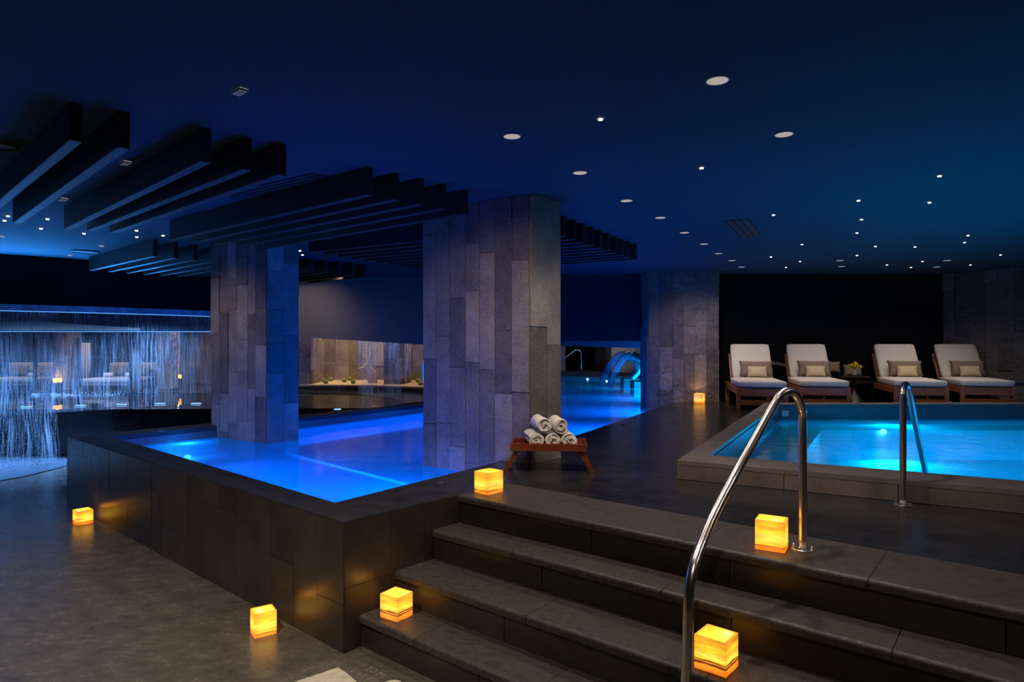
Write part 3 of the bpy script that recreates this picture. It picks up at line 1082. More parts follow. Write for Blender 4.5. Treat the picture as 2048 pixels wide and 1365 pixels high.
for i in range(14):
    e = Vector((-4.09, 7.34)) + Vector((0.146, 0.173)) * i
    l_ = 'dark ceiling beam in the far row that starts left of the left column'
    if i == 0:
        l_ = 'nearest dark ceiling beam of the far row left of the left column'
    fin(e, e + Vector((-1.70, 1.46)), 0.05, l_, 'far left ceiling beams')

# ================================================================ CEILING FITTINGS
ORD = ['first', 'second', 'third', 'fourth', 'fifth', 'sixth', 'seventh', 'eighth', 'ninth', 'tenth', 'eleventh', 'twelfth', 'thirteenth', 'fourteenth',
       'fifteenth', 'sixteenth', 'seventeenth', 'eighteenth', 'nineteenth', 'twentieth', 'twenty-first', 'twenty-second', 'twenty-third']
def CP(px, py):
    return P(px, py, CEIL)
def downlight(px, py, label, group, power=0, r=0.047):
    p = CP(px, py)
    t = empty('recessed_downlight', (p.x, p.y, CEIL), 0, label, 'ceiling light', group)
    bm = bmesh.new()
    lathe(bm, [(r + 0.006, -0.001), (r + 0.006, -0.004), (r, -0.005), (r, -0.001)])
    finish('trim_ring', bm, M['baffle'], t)
    bm = bmesh.new()
    cyl(bm, (0, 0), r, -0.004, -0.0015, 28)
    finish('diffuser', bm, M['e_down'], t)
    if power:
        spot('downlight_beam', (p.x, p.y, CEIL - 0.012), (p.x, p.y, 0), power, WARM, 120, 0.8, 0.03)
    return t
row = [(1024, 272, 34), (1160, 345, 30), (1253, 401, 12), (1321, 435, 10), (1369, 465, 10), (1408, 488, 12), (1437, 507, 18), (1464, 521, 26), (1483, 534, 22)]
for i, (x, y, w_) in enumerate(row):
    downlight(x, y, 'round recessed downlight, %s from the front in the long diagonal row' % ORD[i], 'diagonal row of downlights', w_)
downlight(1435, 160, 'largest round recessed downlight, nearest, above the handrail', 'other downlights', 60)
downlight(1568, 268, 'round recessed downlight above the near edge of the spa pool', 'other downlights', 40)
downlight(1680, 521, 'thin looking downlight over the second lounger, front one of the pair', 'other downlights', 22)
downlight(1683, 533, 'thin looking downlight over the second lounger, rear one of the pair', 'other downlights', 22)
downlight(1894, 521, 'thin looking downlight over the rightmost lounger, front one of the pair', 'other downlights', 22)
downlight(1873, 534, 'thin looking downlight over the rightmost lounger, rear one of the pair', 'other downlights', 22)

stars = [(1201, 238), (1403, 336), (1717, 401), (1879, 352), (1859, 405), (1547, 430), (1723, 439), (1714, 466), (1604, 489), (1751, 493), (1830, 494), (1936, 471),
         (1929, 485), (1714, 511), (1542, 514), (1600, 523), (1572, 535), (1774, 530), (1845, 523), (1822, 535), (1941, 530), (2001, 510)]
stars.sort()
for i, (x, y) in enumerate(stars):
    p = CP(x, y)
    bm = bmesh.new()
    cyl(bm, (0, 0), 0.0125, -0.006, 0, 14)
    o = finish('star_light', bm, M['e_star'], loc=(p.x, p.y, CEIL))
    tag(o, 'pinpoint star light in the ceiling above the spa side, %s from the left' % ORD[i], 'ceiling light', 'star lights over the spa pool')
lspots = [(9, 441), (16, 432), (82, 457), (95, 438), (168, 467), (273, 461), (273.5, 474), (326, 471), (600, 501.6), (605, 510)]
for i, (x, y) in enumerate(lspots):
    p = CP(x, y)
    bm = bmesh.new()
    cyl(bm, (0, 0), 0.013, -0.008, 0, 14)
    o = finish('spot_light', bm, M['e_spot'], loc=(p.x, p.y, CEIL))
    tag(o, 'bright small spotlight in the blue lit ceiling, %s from the left' % ORD[i], 'ceiling light', 'spotlights near the cascade')
for i, (x, y) in enumerate([(3, 473), (140, 511), (203, 492)]):
    p = CP(x, y)
    bm = bmesh.new()
    cyl(bm, (0, 0), 0.028, -0.006, 0, 18)
    o = finish('ceiling_fitting', bm, M['e_down'], loc=(p.x, p.y, CEIL))
    tag(o, 'small pale ceiling fitting near the black bulkhead, %s from the left' % ORD[i], 'ceiling light', 'small pale ceiling fittings')
# grille lights
def grille(x, y, label, ln=0.20, wd=0.075):
    p = CP(x, y)
    ang = math.atan2(A0.y, A0.x) + PI + 0.0
    t = empty('grille_light', (p.x, p.y, CEIL), ang, label, 'ceiling light', 'rectangular grille lights')
    bm = bmesh.new()
    box(bm, -ln / 2, ln / 2, -wd / 2, wd / 2, -0.004, -0.001)
    finish('diffuser', bm, M['e_grille'], t)
    bm = bmesh.new()
    for k in range(6):
        xx = -ln / 2 + ln * k / 5
        box(bm, xx - 0.003, xx + 0.003, -wd / 2, wd / 2, -0.012, -0.003)
    for s in (-1, 0, 1):
        box(bm, -ln / 2, ln / 2, s * wd / 2 - 0.003, s * wd / 2 + 0.003, -0.012, -0.003)
    finish('louvre_grid', bm, M['frame_white'], t)
grille(480, 181, 'rectangular grille light alone in the blue ceiling at upper left', 0.085, 0.04)
grille(251, 325, 'rectangular grille light between the second and third near left beams', 0.09, 0.045)
grille(126, 398, 'rectangular grille light farthest from the camera between the left beams', 0.10, 0.05)
# speakers
for (x, y, r, lb) in [(172, 503, 0.16, 'round flush ceiling speaker near the black bulkhead'), (4, 290, 0.085, 'round dark ceiling speaker at the left edge of the picture')]:
    p = CP(x, y)
    bm = bmesh.new()
    lathe(bm, [(r, 0), (r, -0.012), (r * 0.93, -0.018), (r * 0.9, -0.010), (0.01, -0.010)], 40)
    tag(finish('ceiling_speaker', bm, M['speaker'], loc=(p.x, p.y, CEIL)), lb, 'speaker')
# slot vents
def vent(p0, p1, wd, n, label):
    p0 = Vector(p0); p1 = Vector(p1)
    d = p1 - p0
    t = empty('slot_vent', (p0.x, p0.y, CEIL), math.atan2(d.y, d.x), label, 'ceiling vent')
    bm = bmesh.new()
    for k in range(n):
        yy = (k - (n - 1) / 2) * wd / n
        box(bm, 0, d.length, yy - wd / n * 0.30, yy + wd / n * 0.30, -0.003, -0.0005)
    finish('slot', bm, M['vent'], t)
    bm = bmesh.new()
    for k in range(n + 1):
        yy = (k - n / 2) * wd / n
        box(bm, 0, d.length, yy - 0.006, yy + 0.006, -0.008, 0)
    finish('vane', bm, M['vent'], t)
vent(CP(648, 351), CP(455, 394), 0.17, 3, 'long dark slot vent in the ceiling above the middle beams')
vent(CP(1472, 440), CP(1503, 475), 0.22, 3, 'short dark three slot vent in the ceiling over the far deck')

# ================================================================ ONYX LANTERNS
def lantern(fp, lp_, rp, z, h, label, bands, strength=1.0, seed=0, light=3.0):
    Fp, Lp, Rp = P(*fp, z), P(*lp_, z), P(*rp, z)
    u = Lp - Fp; v = Rp - Fp
    if u.length > v.length:
        U_ = u.normalized(); V_ = Vector((U_.y, -U_.x))
        if V_.dot(v) < 0: V_ = -V_
    else:
        V_ = v.normalized(); U_ = Vector((V_.y, -V_.x))
        if U_.dot(u) < 0: U_ = -U_
    wu = min(max(u.dot(U_), 0.10), 0.16); wv = min(max(v.dot(V_), 0.10), 0.16)
    c = Fp + U_ * wu / 2 + V_ * wv / 2
    ang = math.atan2(V_.y, V_.x)
    t = empty('onyx_lantern', (c.x, c.y, z), ang, label, 'lantern', 'glowing onyx lanterns')
    # local x along V_, y along U_ or -U_
    sx, sy = wv / 2, wu / 2
    th = 0.009
    bm = bmesh.new()
    box(bm, -sx, sx, -sy, -sy + th, 0.0, h, bevel=0.0012, seg=1)
    box(bm, -sx, sx, sy - th, sy, 0.0, h, bevel=0.0012, seg=1)
    box(bm, -sx, -sx + th, -sy + th, sy - th, 0.0, h, bevel=0.0012, seg=1)
    box(bm, sx - th, sx, -sy + th, sy - th, 0.0, h, bevel=0.0012, seg=1)
    m = onyx_mat('glowing_onyx', bands, strength, seed)
    finish('onyx_box', bm, m, t)
    bm = bmesh.new()
    box(bm, -sx + th, sx - th, -sy + th, sy - th, 0.004, 0.012)
    finish('base', bm, M['spa_stone'], t)
    bm = bmesh.new()
    lathe(bm, [(0.018, 0.012), (0.019, 0.045), (0.012, 0.05)], 16)
    finish('candle', bm, M['e_lantern'], t)
    if light:
        point('lantern_light', (c.x, c.y, z + h * 0.72), light, (1.0, 0.55, 0.16), 0.012)
    return t
LS = 0.95
lantern((155, 1052), (145, 1047), (187, 1046), 0, 0.125, 'glowing onyx lantern on the lower floor by the far end of the pool wall', False, LS, 1, 0.5)
lantern((509.4, 1279), (488, 1267.7), (553.5, 1268), 0, 0.135, 'glowing onyx lantern on the lower floor near the pool corner', False, LS, 2, 0.5)
lantern((795.4, 1247), (760, 1235.6), (831.7, 1233), 0.175, 0.130, 'striped glowing onyx lantern on the lowest step against the pool wall', True, LS, 3, 0.5)
lantern((1451.5, 1359), (1388, 1336.7), (1482.5, 1336), 0.35, 0.137, 'largest striped onyx lantern, right of the foreground handrail', True, LS, 4, 0.5)
lantern((1569.4, 1108), (1509.8, 1098.7), (1590, 1096.5), DECK, 0.139, 'glowing onyx lantern on the deck beside the handrail post', False, LS, 5, 0.5)
lantern((975.7, 991.5), (946.3, 985.6), (1006.4, 984.2), DECK, 0.138, 'glowing onyx lantern at the top step in front of the towel stand', False, LS, 6, 0.5)
lantern((1404, 808), (1388, 807), (1410, 806.4), DECK, 0.155, 'small distant onyx lantern at the foot of the far rough column', False, LS, 7, 1.6)

# ================================================================ HANDRAILS
def flange(t, p, z, r=0.055, bolts=4):
    bm = bmesh.new()
    lathe(bm, [(r, z), (r, z + 0.005), (r * 0.95, z + 0.007), (0.021, z + 0.007)], 32, c=p)
    f = finish('flange', bm, M['chrome'], t, smooth=False)
    for k in range(bolts):
        a = PI / 4 + k * 2 * PI / bolts
        bm = bmesh.new()
        q = (p[0] + r * 0.76 * math.cos(a), p[1] + r * 0.76 * math.sin(a))
        cyl(bm, q, 0.0075, z + 0.007, z + 0.011, 6)
        lathe(bm, [(0.0055, z + 0.011), (0.0055, z + 0.018), (0.003, z + 0.020)], 10, c=q)
        finish('bolt', bm, M['chrome'], f)
rb = P(1606, 1099, DECK)
low = D(1372, 1300, 2.30)
r1 = empty('handrail', (0, 0, 0), 0, 'large polished steel handrail looping down over the front steps', 'handrail')
top = D(1582, 776, 2.87)
path = [(rb.x, rb.y, DECK), (rb.x - 0.005, rb.y - 0.005, D(0, 855, 2.93).z), D(1603, 818, 2.93), D(1592, 791, 2.90), D(1578, 783, 2.88), D(1562, 790, 2.86), D(1545, 815, 2.84),
        D(1500, 896, 2.74), D(1466, 957, 2.66), D(1428, 1030, 2.52), D(1402, 1092, 2.42), D(1386, 1140, 2.34), D(1378, 1200, 2.31), (low.x + 0.004, low.y, low.z), D(1370, 1420, 2.30)]
endp = D(1370, 1420, 2.30)
path.append((endp.x, endp.y, 0.176))
bm = bmesh.new()
tube(bm, smooth_path(path, 8), 0.0190, 24)
finish('rail_tube', bm, M['steel'], r1, smooth=True)
flange(r1, (rb.x, rb.y), DECK)
flange(r1, (endp.x, endp.y), 0.176)

rb2 = P(1806, 1011, DECK)
r2 = empty('handrail', (0, 0, 0), 0, 'slimmer looking steel grab rail dropping into the spa pool', 'handrail')
tp = D(1806, 765, rb2.y)
e2 = D(1851, 952, 4.5)
path = [(rb2.x, rb2.y, DECK), (rb2.x, rb2.y, 1.30), D(1805, 790, rb2.y), D(1808, 772, rb2.y + 0.04), D(1814, 772, rb2.y + 0.11), D(1820, 795, rb2.y + 0.18), D(1833, 860, 4.22), D(1847, 925, 4.42), e2, (e2.x, e2.y + 0.03, 0.54)]
bm = bmesh.new()
tube(bm, smooth_path(path, 8), 0.0185, 20)
finish('rail_tube', bm, M['steel'], r2, smooth=True)
flange(r2, (rb2.x, rb2.y), DECK, 0.05)

# ================================================================ TOWEL STAND AND TOWELS
TY = -0.07
tr = empty('folding_tray_table', (0.28, 4.87, DECK), TY, 'low red wooden folding tray table holding five rolled towels', 'table')
W_, Dp, zt = 0.565, 0.30, 0.162
bm = bmesh.new()
box(bm, -W_ / 2 + 0.01, W_ / 2 - 0.01, -Dp / 2 + 0.01, Dp / 2 - 0.01, zt + 0.004, zt + 0.014)
finish('tray_floor', bm, M['mahogany'], tr)
for (a, b, c_, d_, nm) in [(-W_ / 2, W_ / 2, -Dp / 2, -Dp / 2 + 0.014, 'front_rail'), (-W_ / 2, W_ / 2, Dp / 2 - 0.014, Dp / 2, 'back_rail'),
                           (-W_ / 2, -W_ / 2 + 0.014, -Dp / 2 + 0.014, Dp / 2 - 0.014, 'side_rail'), (W_ / 2 - 0.014, W_ / 2, -Dp / 2 + 0.014, Dp / 2 - 0.014, 'side_rail')]:
    bm = bmesh.new()
    box(bm, a, b, c_, d_, zt, zt + 0.056, bevel=0.003)
    finish(nm, bm, M['mahogany'], tr)
for sx in (-1, 1):
    for sy in (-1, 1):
        bm = bmesh.new()
        x0 = sx * (W_ / 2 - 0.065); x1 = sx * (W_ / 2 + 0.045)
        dx = x1 - x0; L = math.hypot(dx, zt + 0.01)
        mx = Matrix.Translation((x0, sy * (Dp / 2 - 0.035), zt + 0.012)) @ Matrix.Rotation(math.atan2(-(zt + 0.01), dx), 4, 'Y').inverted() if False else None
        ang = math.atan2(zt + 0.012, dx)
        mx = Matrix.Translation((x0, sy * (Dp / 2 - 0.035), zt + 0.012)) @ Matrix.Rotation(ang, 4, 'Y')
        box(bm, 0, L, -0.010, 0.010, -0.014, 0.014, mx=mx, bevel=0.002)
        finish('leg', bm, M['mahogany'], tr)
    bm = bmesh.new()
    xm = sx * (W_ / 2 + 0.008)
    box(bm, xm - 0.009, xm + 0.009, -Dp / 2 + 0.03, Dp / 2 - 0.03, 0.062, 0.080)
    finish('crossbar', bm, M['mahogany'], tr)

def towel_mesh(R, L, seed):
    rng = random.Random(seed)
    bm = bmesh.new()
    turns = 4.3
    n = 150
    nl = 14
    th = 0.0098
    rows = []
    ph = rng.uniform(0, 6.28)
    for j in range(nl + 1):
        t = j / nl
        y = (t - 0.5) * L
        inner_r = []
        outer_r = []
        for i in range(n + 1):
            s = i / n
            a = ph + s * turns * 2 * PI
            r = 0.001 + (R - 0.013 - 0.001) * s ** 0.92
            w = 0.0025 * math.sin(a * 2 + seed) + 0.002 * math.sin(a * 3.1 + y * 22 + seed)
            yy = y + (0.006 * math.sin(a * 1.3 + seed) + 0.004 * (1 - s)) * (1 if j in (0, nl) else 0) * (1 if j else -1)
            for lst, dr in ((inner_r, 0), (outer_r, th + 0.003 * s)):
                rr = r + dr + w * s
                lst.append(bm.verts.new((rr * math.cos(a), yy, rr * math.sin(a) * 0.97)))
        rows.append((inner_r, outer_r))
    for j in range(nl):
        for q in (0, 1):
            A_, B_ = rows[j][q], rows[j + 1][q]
            for i in range(n):
                bm.faces.new((A_[i], A_[i + 1], B_[i + 1], B_[i]) if q else (A_[i], B_[i], B_[i + 1], A_[i + 1]))
        for i in (0, n):
            bm.faces.new((rows[j][0][i], rows[j][1][i], rows[j + 1][1][i], rows[j + 1][0][i]))
    for j in (0, nl):
        for i in range(n):
            bm.faces.new((rows[j][0][i], rows[j][1][i], rows[j][1][i + 1], rows[j][0][i + 1]))
    return bm
R_T = 0.0615
towels = [(1067, 875, 'lower left rolled white towel on the tray table', 0.03), (1101, 875, 'lower middle rolled white towel on the tray table', 0.0), (1135, 874, 'lower right rolled white towel on the tray table', -0.02),
          (1081, 843, 'upper left rolled white towel of the stack on the tray table', 0.06), (1119, 842, 'upper right rolled white towel of the stack on the tray table', 0.02)]
base_z = DECK + zt + 0.0145
xs = [-0.118, 0.009, 0.136]
for i, (x, y, lb, yw) in enumerate(towels):
    o = finish('rolled_towel', towel_mesh(R_T, 0.27, i + 1), M['towel'], smooth=True)
    if i < 3:
        lx, lz = xs[i], base_z + R_T
    else:
        lx, lz = (xs[i - 3] + xs[i - 2]) / 2 - 0.004, base_z + R_T + math.sqrt((2 * R_T) ** 2 - 0.0635 ** 2) + 0.002
    q = Matrix.Rotation(TY, 4, 'Z') @ Vector((lx, 0.0, 0))
    o.location = (0.28 + q.x, 4.87 + q.y, lz)
    o.rotation_euler = (0, 0, 0.10 + yw)
    tag(o, lb, 'towel', 'rolled towels')

# ================================================================ LOUNGERS
def soft_box(bm, sx, sy, sz, r, nx=10, ny=10, crown=0.0):
    """soft cushion block centred at origin: rounded edges, slight crown"""
    for f in range(1):
        pass
    bmesh.ops.create_cube(bm, size=1.0)
    bmesh.ops.subdivide_edges(bm, edges=bm.edges[:], cuts=7, use_grid_fill=True)
    for v in bm.verts:
        x, y, z = v.co * 2
        # rounded box via clamped offset
        X = x * sx / 2; Y = y * sy / 2; Z = z * sz / 2
        cx = max(min(X, sx / 2 - r), -sx / 2 + r); cy = max(min(Y, sy / 2 - r), -sy / 2 + r); cz = max(min(Z, sz / 2 - r), -sz / 2 + r)
        d = Vector((X - cx, Y - cy, Z - cz))
        if d.length > 1e-6:
            d = d.normalized() * r
        X, Y, Z = cx + d.x, cy + d.y, cz + d.z
        if z > 0.5:
            Z += crown * (1 - x * x) * (1 - y * y)
        v.co = (X, Y, Z)

def pillow(w, h, t, seed=0):
    """upright scatter cushion in the xz plane, knife edge, pointed corners"""
    bm = bmesh.new()
    n = 14
    rng = random.Random(seed)
    def grid(sgn):
        g = []
        for i in range(n + 1):
            r_ = []
            for j in range(n + 1):
                u = -1 + 2 * i / n; v = -1 + 2 * j / n
                bow = 0.09
                x = u * w / 2 * (1 - bow * (1 - v * v) * abs(u) ** 3)
                z = v * h / 2 * (1 - bow * 1.3 * (1 - u * u) * abs(v) ** 3)
                th = t / 2 * ((1 - u ** 4) * (1 - v ** 4)) ** 0.55
                th *= 1 + 0.06 * math.sin(u * 5 + seed) * math.cos(v * 4 + seed)
                r_.append((x, sgn * th, z))
            g.append(r_)
        return g
    front, back = grid(-1), grid(1)
    vf = [[bm.verts.new(front[i][j]) for j in range(n + 1)] for i in range(n + 1)]
    vb = [[vf[i][j] if (i in (0, n) or j in (0, n)) else bm.verts.new(back[i][j]) for j in range(n + 1)] for i in range(n + 1)]
    for i in range(n):
        for j in range(n):
            bm.faces.new((vf[i][j], vf[i + 1][j], vf[i + 1][j + 1], vf[i][j + 1]))
            q = (vb[i][j], vb[i][j + 1], vb[i + 1][j + 1], vb[i + 1][j])
            if len(set(q)) == 4:
                try: bm.faces.new(q)
                except ValueError: pass
    return bm

LW, LL = 0.70, 1.62        # frame width and length
HF = 0.325                 # rail top above deck
SEAT = 1.00                # foot to fold
BA = math.radians(52)      # backrest angle
BL = 0.56
def make_lounger():
    t = empty('sun_lounger', (0, 0, 0), 0, 'x', 'sun lounger', 'teak sun loungers along the back wall')
    for s in (-1, 1):
        bm = bmesh.new()
        box(bm, s * LW / 2 - (0.03 if s > 0 else 0), s * LW / 2 + (0.03 if s < 0 else 0), 0.055, LL - 0.055, HF - 0.095, HF - 0.004, bevel=0.004)
        finish('side_rail', bm, M['teak'], t)
    bm = bmesh.new(); box(bm, -LW / 2 + 0.055, LW / 2 - 0.055, 0.008, 0.040, HF - 0.12, HF - 0.004, bevel=0.004); finish('front_rail', bm, M['teak'], t)
    bm = bmesh.new(); box(bm, -LW / 2 + 0.055, LW / 2 - 0.055, 0.012, 0.036, 0.075, 0.150, bevel=0.004); finish('stretcher', bm, M['teak'], t)
    bm = bmesh.new(); box(bm, -LW / 2 + 0.055, LW / 2 - 0.055, LL - 0.04, LL - 0.008, HF - 0.12, HF - 0.004, bevel=0.004); finish('back_rail', bm, M['teak'], t)
    for sx in (-1, 1):
        for y0 in (0, LL - 0.055):
            bm = bmesh.new()
            x0 = -LW / 2 if sx < 0 else LW / 2 - 0.055
            box(bm, x0, x0 + 0.055, y0, y0 + 0.055, 0, HF, bevel=0.004)
            finish('leg', bm, M['teak'], t)
    bm = bmesh.new()
    for k in range(9):
        y = 0.06 + k * 0.108
        box(bm, -LW / 2 + 0.031, LW / 2 - 0.031, y, y + 0.07, HF - 0.035, HF - 0.012)
    finish('seat_slats', bm, M['teak'], t)
    # backrest frame
    mx = Matrix.Translation((0, SEAT, HF - 0.01)) @ Matrix.Rotation(BA, 4, 'X')
    bm = bmesh.new()
    for k in range(8):
        y = 0.02 + k * 0.075
        box(bm, -LW / 2 + 0.05, LW / 2 - 0.05, y, y + 0.05, -0.022, 0.0, mx=mx)
    for s in (-1, 1):
        box(bm, s * (LW / 2 - 0.05) - 0.018, s * (LW / 2 - 0.05) + 0.018, 0.0, BL + 0.06, -0.05, -0.015, mx=mx)
    finish('backrest', bm, M['teak'], t)
    for sx in (-0.18, 0.18):
        bm = bmesh.new()
        tube(bm, [(sx, SEAT + 0.30, HF + 0.36), (sx, SEAT + 0.46, HF - 0.02)], 0.010, 8)
        finish('backrest_prop', bm, M['teak'], t)
    # seat cushion and back cushion
    bm = bmesh.new()
    soft_box(bm, LW - 0.03, SEAT + 0.05, 0.105, 0.035, crown=0.014)
    bmesh.ops.translate(bm, vec=(0, SEAT / 2 + 0.015, HF + 0.050), verts=bm.verts[:])
    finish('seat_cushion', bm, M['canvas'], t, smooth=True)
    bm = bmesh.new()
    soft_box(bm, LW - 0.10, BL + 0.12, 0.10, 0.04, crown=0.012)
    bmesh.ops.transform(bm, matrix=Matrix.Translation((0, SEAT - 0.03, HF + 0.075)) @ Matrix.Rotation(BA, 4, 'X') @ Matrix.Translation((0, (BL + 0.12) / 2, 0.0)), verts=bm.verts[:])
    finish('back_cushion', bm, M['canvas'], t, smooth=True)
    return t
proto = make_lounger()
taupe_me = finish('taupe_cushion', pillow(0.50, 0.27, 0.13, 1), M['taupe'], smooth=True)
cream_me = finish('cream_cushion', pillow(0.30, 0.185, 0.10, 2), M['cream'], smooth=True)
spots = [(1473, 821.5, 13, 'leftmost'), (1597, 819.0, 14, 'second from left'), (1789, 818.5, 16, 'third from left, right of the flower table'), (1922, 818.0, 17, 'rightmost, beside the stone wall')]
for i, (px, py, yaw, w_) in enumerate(spots):
    p = P(px, py, DECK)
    ya = -math.radians(yaw)
    R2 = Matrix.Rotation(ya, 4, 'Z')
    org = Vector((p.x, p.y, DECK)) + R2 @ Vector((LW / 2, 0, 0))
    o = proto if i == 0 else copy_tree(proto)
    o.location = org
    o.rotation_euler = (0, 0, ya)
    o['label'] = 'teak sun lounger with cream cushions, %s' % w_
    for (src, lx, ly, lz, tilt, nm) in [(taupe_me, 0.04, SEAT - 0.085, HF + 0.115 + 0.125, 0.42, 'wide taupe cushion leaning on the back of the sun lounger, %s'),
                                        (cream_me, 0.04, SEAT - 0.19, HF + 0.115 + 0.085, 0.42, 'small cream cushion in front of the taupe one on the lounger, %s')]:
        c_ = src if i == 0 else src.copy()
        if i: COL.objects.link(c_)
        c_.location = org + R2 @ Vector((lx, ly, lz))
        c_.rotation_euler = (-tilt, 0, ya)
        tag(c_, nm % w_.split(',')[0], 'cushion', 'taupe lounger cushions' if src is taupe_me else 'cream lounger cushions')

# side table with flowers
tb = P(1722, 812, DECK)
st = empty('side_table', (tb.x, tb.y + 0.2, DECK), 0, 'round dark pedestal side table with bell shaped base between the loungers', 'table')
bm = bmesh.new(); lathe(bm, [(0.155, 0.0), (0.155, 0.012), (0.13, 0.06), (0.085, 0.13), (0.045, 0.20), (0.026, 0.26), (0.022, 0.42)], 32); finish('pedestal', bm, M['bronze'], st, smooth=True)
bm = bmesh.new(); lathe(bm, [(0.21, 0.425), (0.215, 0.432), (0.215, 0.444), (0.20, 0.450)], 40); finish('table_top', bm, M['bronze'], st)
vz = DECK + 0.4505
va = empty('flower_vase', (st.location.x - 0.005, st.location.y - 0.02, vz), 0, 'small pewter vase of yellow flowers on the side table', 'vase')
bm = bmesh.new(); lathe(bm, [(0.028, 0), (0.036, 0.02), (0.034, 0.05), (0.022, 0.075), (0.026, 0.088), (0.020, 0.088), (0.016, 0.075)], 20); finish('vase_body', bm, M['vase'], va, smooth=True)
rng = random.Random(8)
for k in range(9):
    a = rng.uniform(0, 2 * PI); rr = rng.uniform(0.01, 0.075); hh = rng.uniform(0.12, 0.19)
    if k == 0: a, rr, hh = 0.2, 0.11, 0.125
    tip = Vector((rr * math.cos(a), rr * math.sin(a), hh))
    bm = bmesh.new()
    tube(bm, smooth_path([(0, 0, 0.06), (tip.x * 0.4, tip.y * 0.4, hh * 0.7), tip], 4), 0.002, 5)
    s_ = finish('stem', bm, M['leaf'], va)
    bm = bmesh.new()
    for q in range(6):
        an = q * PI / 3 + k
        dx, dy = math.cos(an), math.sin(an)
        nx, ny = -dy, dx
        c0 = tip
        pts = [c0 + Vector((dx, dy, 0)) * 0.004, c0 + Vector((dx * 0.026 + nx * 0.018, dy * 0.026 + ny * 0.018, 0.018)), c0 + Vector((dx * 0.05, dy * 0.05, 0.010)), c0 + Vector((dx * 0.026 - nx * 0.018, dy * 0.026 - ny * 0.018, 0.018))]
        bm.faces.new([bm.verts.new(v) for v in pts])
    lathe(bm, [(0.010, tip.z), (0.018, tip.z + 0.018), (0.020, tip.z + 0.034)], 8, c=(tip.x, tip.y))
    finish('blossom', bm, M['petal'], s_)

# ================================================================ THINGS ON THE DECK AND FLOOR
# stone slab with rough edges
def rough_slab():
    rng = random.Random(3)
    cs = [P(677, 1336, 0.02), P(588, 1366, 0.02), P(640, 1460, 0.02), P(745, 1392, 0.02)]
    pts = []
    for i in range(4):
        a, b = Vector(cs[i]), Vector(cs[(i + 1) % 4])
        n = 14
        for k in range(n):
            q = a + (b - a) * (k / n)
            nn = Vector(((b - a).y, -(b - a).x)).normalized()
            pts.append(q + nn * rng.uniform(-0.004, 0.004))
    bm = bmesh.new()
    prism(bm, pts, 0.0005, 0.022)
    tag(finish('stone_slab', bm, M['slab']), 'pale rough limestone slab on the lower floor by the depth marking', 'stone slab')
rough_slab()
bm = bmesh.new()
q = P(785, 1374, 0)
cyl(bm, q, 0.05, 0.0005, 0.006, 30)
tag(finish('floor_drain', bm, M['slab']), 'round pale floor fitting below the depth marking', 'drain')

def text(name, body, loc, rz, size, m, label, align='LEFT', cat='marking'):
    c = bpy.data.curves.new(name, 'FONT')
    c.body = body; c.size = size; c.extrude = 0.0006
    c.align_x = align
    c.space_character = 1.08
    tmp = bpy.data.objects.new(name, c)
    COL.objects.link(tmp)
    dg = bpy.context.evaluated_depsgraph_get()
    me = bpy.data.meshes.new_from_object(tmp.evaluated_get(dg))
    bpy.data.objects.remove(tmp)
    me.materials.clear(); me.materials.append(m)
    o = bpy.data.objects.new(name, me)
    COL.objects.link(o)
    o.location = loc; o.rotation_euler = (0, 0, rz)
    return tag(o, label, cat)
ta = P(716, 1334, 0); tb_ = P(762, 1358, 0)
ang = math.atan2(tb_.y - ta.y, tb_.x - ta.x)
text('depth_marking', '1.20 M', (ta.x, ta.y, 0.0012), ang, 0.062, M['paint'], 'worn painted depth marking 1.20 M on the lower floor')
ta2 = P(693, 1345, 0)
text('depth_marking', '3.93 FT', (ta2.x, ta2.y, 0.0012), ang, 0.062, M['paint'], 'worn painted depth marking 3.93 FT on the lower floor')

def disc(name, px, py, z, r, label, m=None, h=0.004, cat='floor fitting', group=None):
    p = P(px, py, z)
    t = empty(name, (p.x, p.y, z), 0, label, cat, group)
    bm = bmesh.new(); lathe(bm, [(r, 0.0), (r, h), (r * 0.8, h + 0.002), (r * 0.3, h + 0.002)], 20); finish('ring', bm, m or M['chrome'], t)
    bm = bmesh.new(); cyl(bm, (0, 0), r * 0.28, h + 0.002, h + 0.004, 12); finish('screw', bm, M['bronze'], t)
disc('coping_cap', 880, 966, DECK + 0.003, 0.028, 'round metal cap in the dark coping near the top step')
disc('coping_cap', 322, 863, DECK + 0.003, 0.03, 'round metal cap in the far coping left of the left column')
for i, (x, y, w_) in enumerate([(1245, 850, 'nearest'), (1308, 831.5, 'middle'), (1349, 813.5, 'farthest')]):
    disc('deck_cap', x, y, DECK + 0.001, 0.028, 'small metal cap in the deck along the pool edge, %s of three' % w_, group='deck caps by the pool edge')
for i, (x, y, w_) in enumerate([(1508, 832.5, 'nearest'), (1521, 826, 'flat dark one in the middle'), (1531, 816.5, 'farthest')]):
    disc('air_button', x, y, S_Z, 0.027, 'round air button on the left spa coping, %s' % w_, M['frame_white'] if i != 1 else M['bronze'], 0.010 if i != 1 else 0.003, 'air button', 'air buttons on the left spa coping')
for (x, y, w_) in [(1713, 806.6, 'below the flower table'), (1900, 806.4, 'in front of the rightmost lounger')]:
    disc('air_button', x, y, S_Z, 0.032, 'round pale air button on the back spa coping %s' % w_, M['frame_white'], 0.016, 'air button')

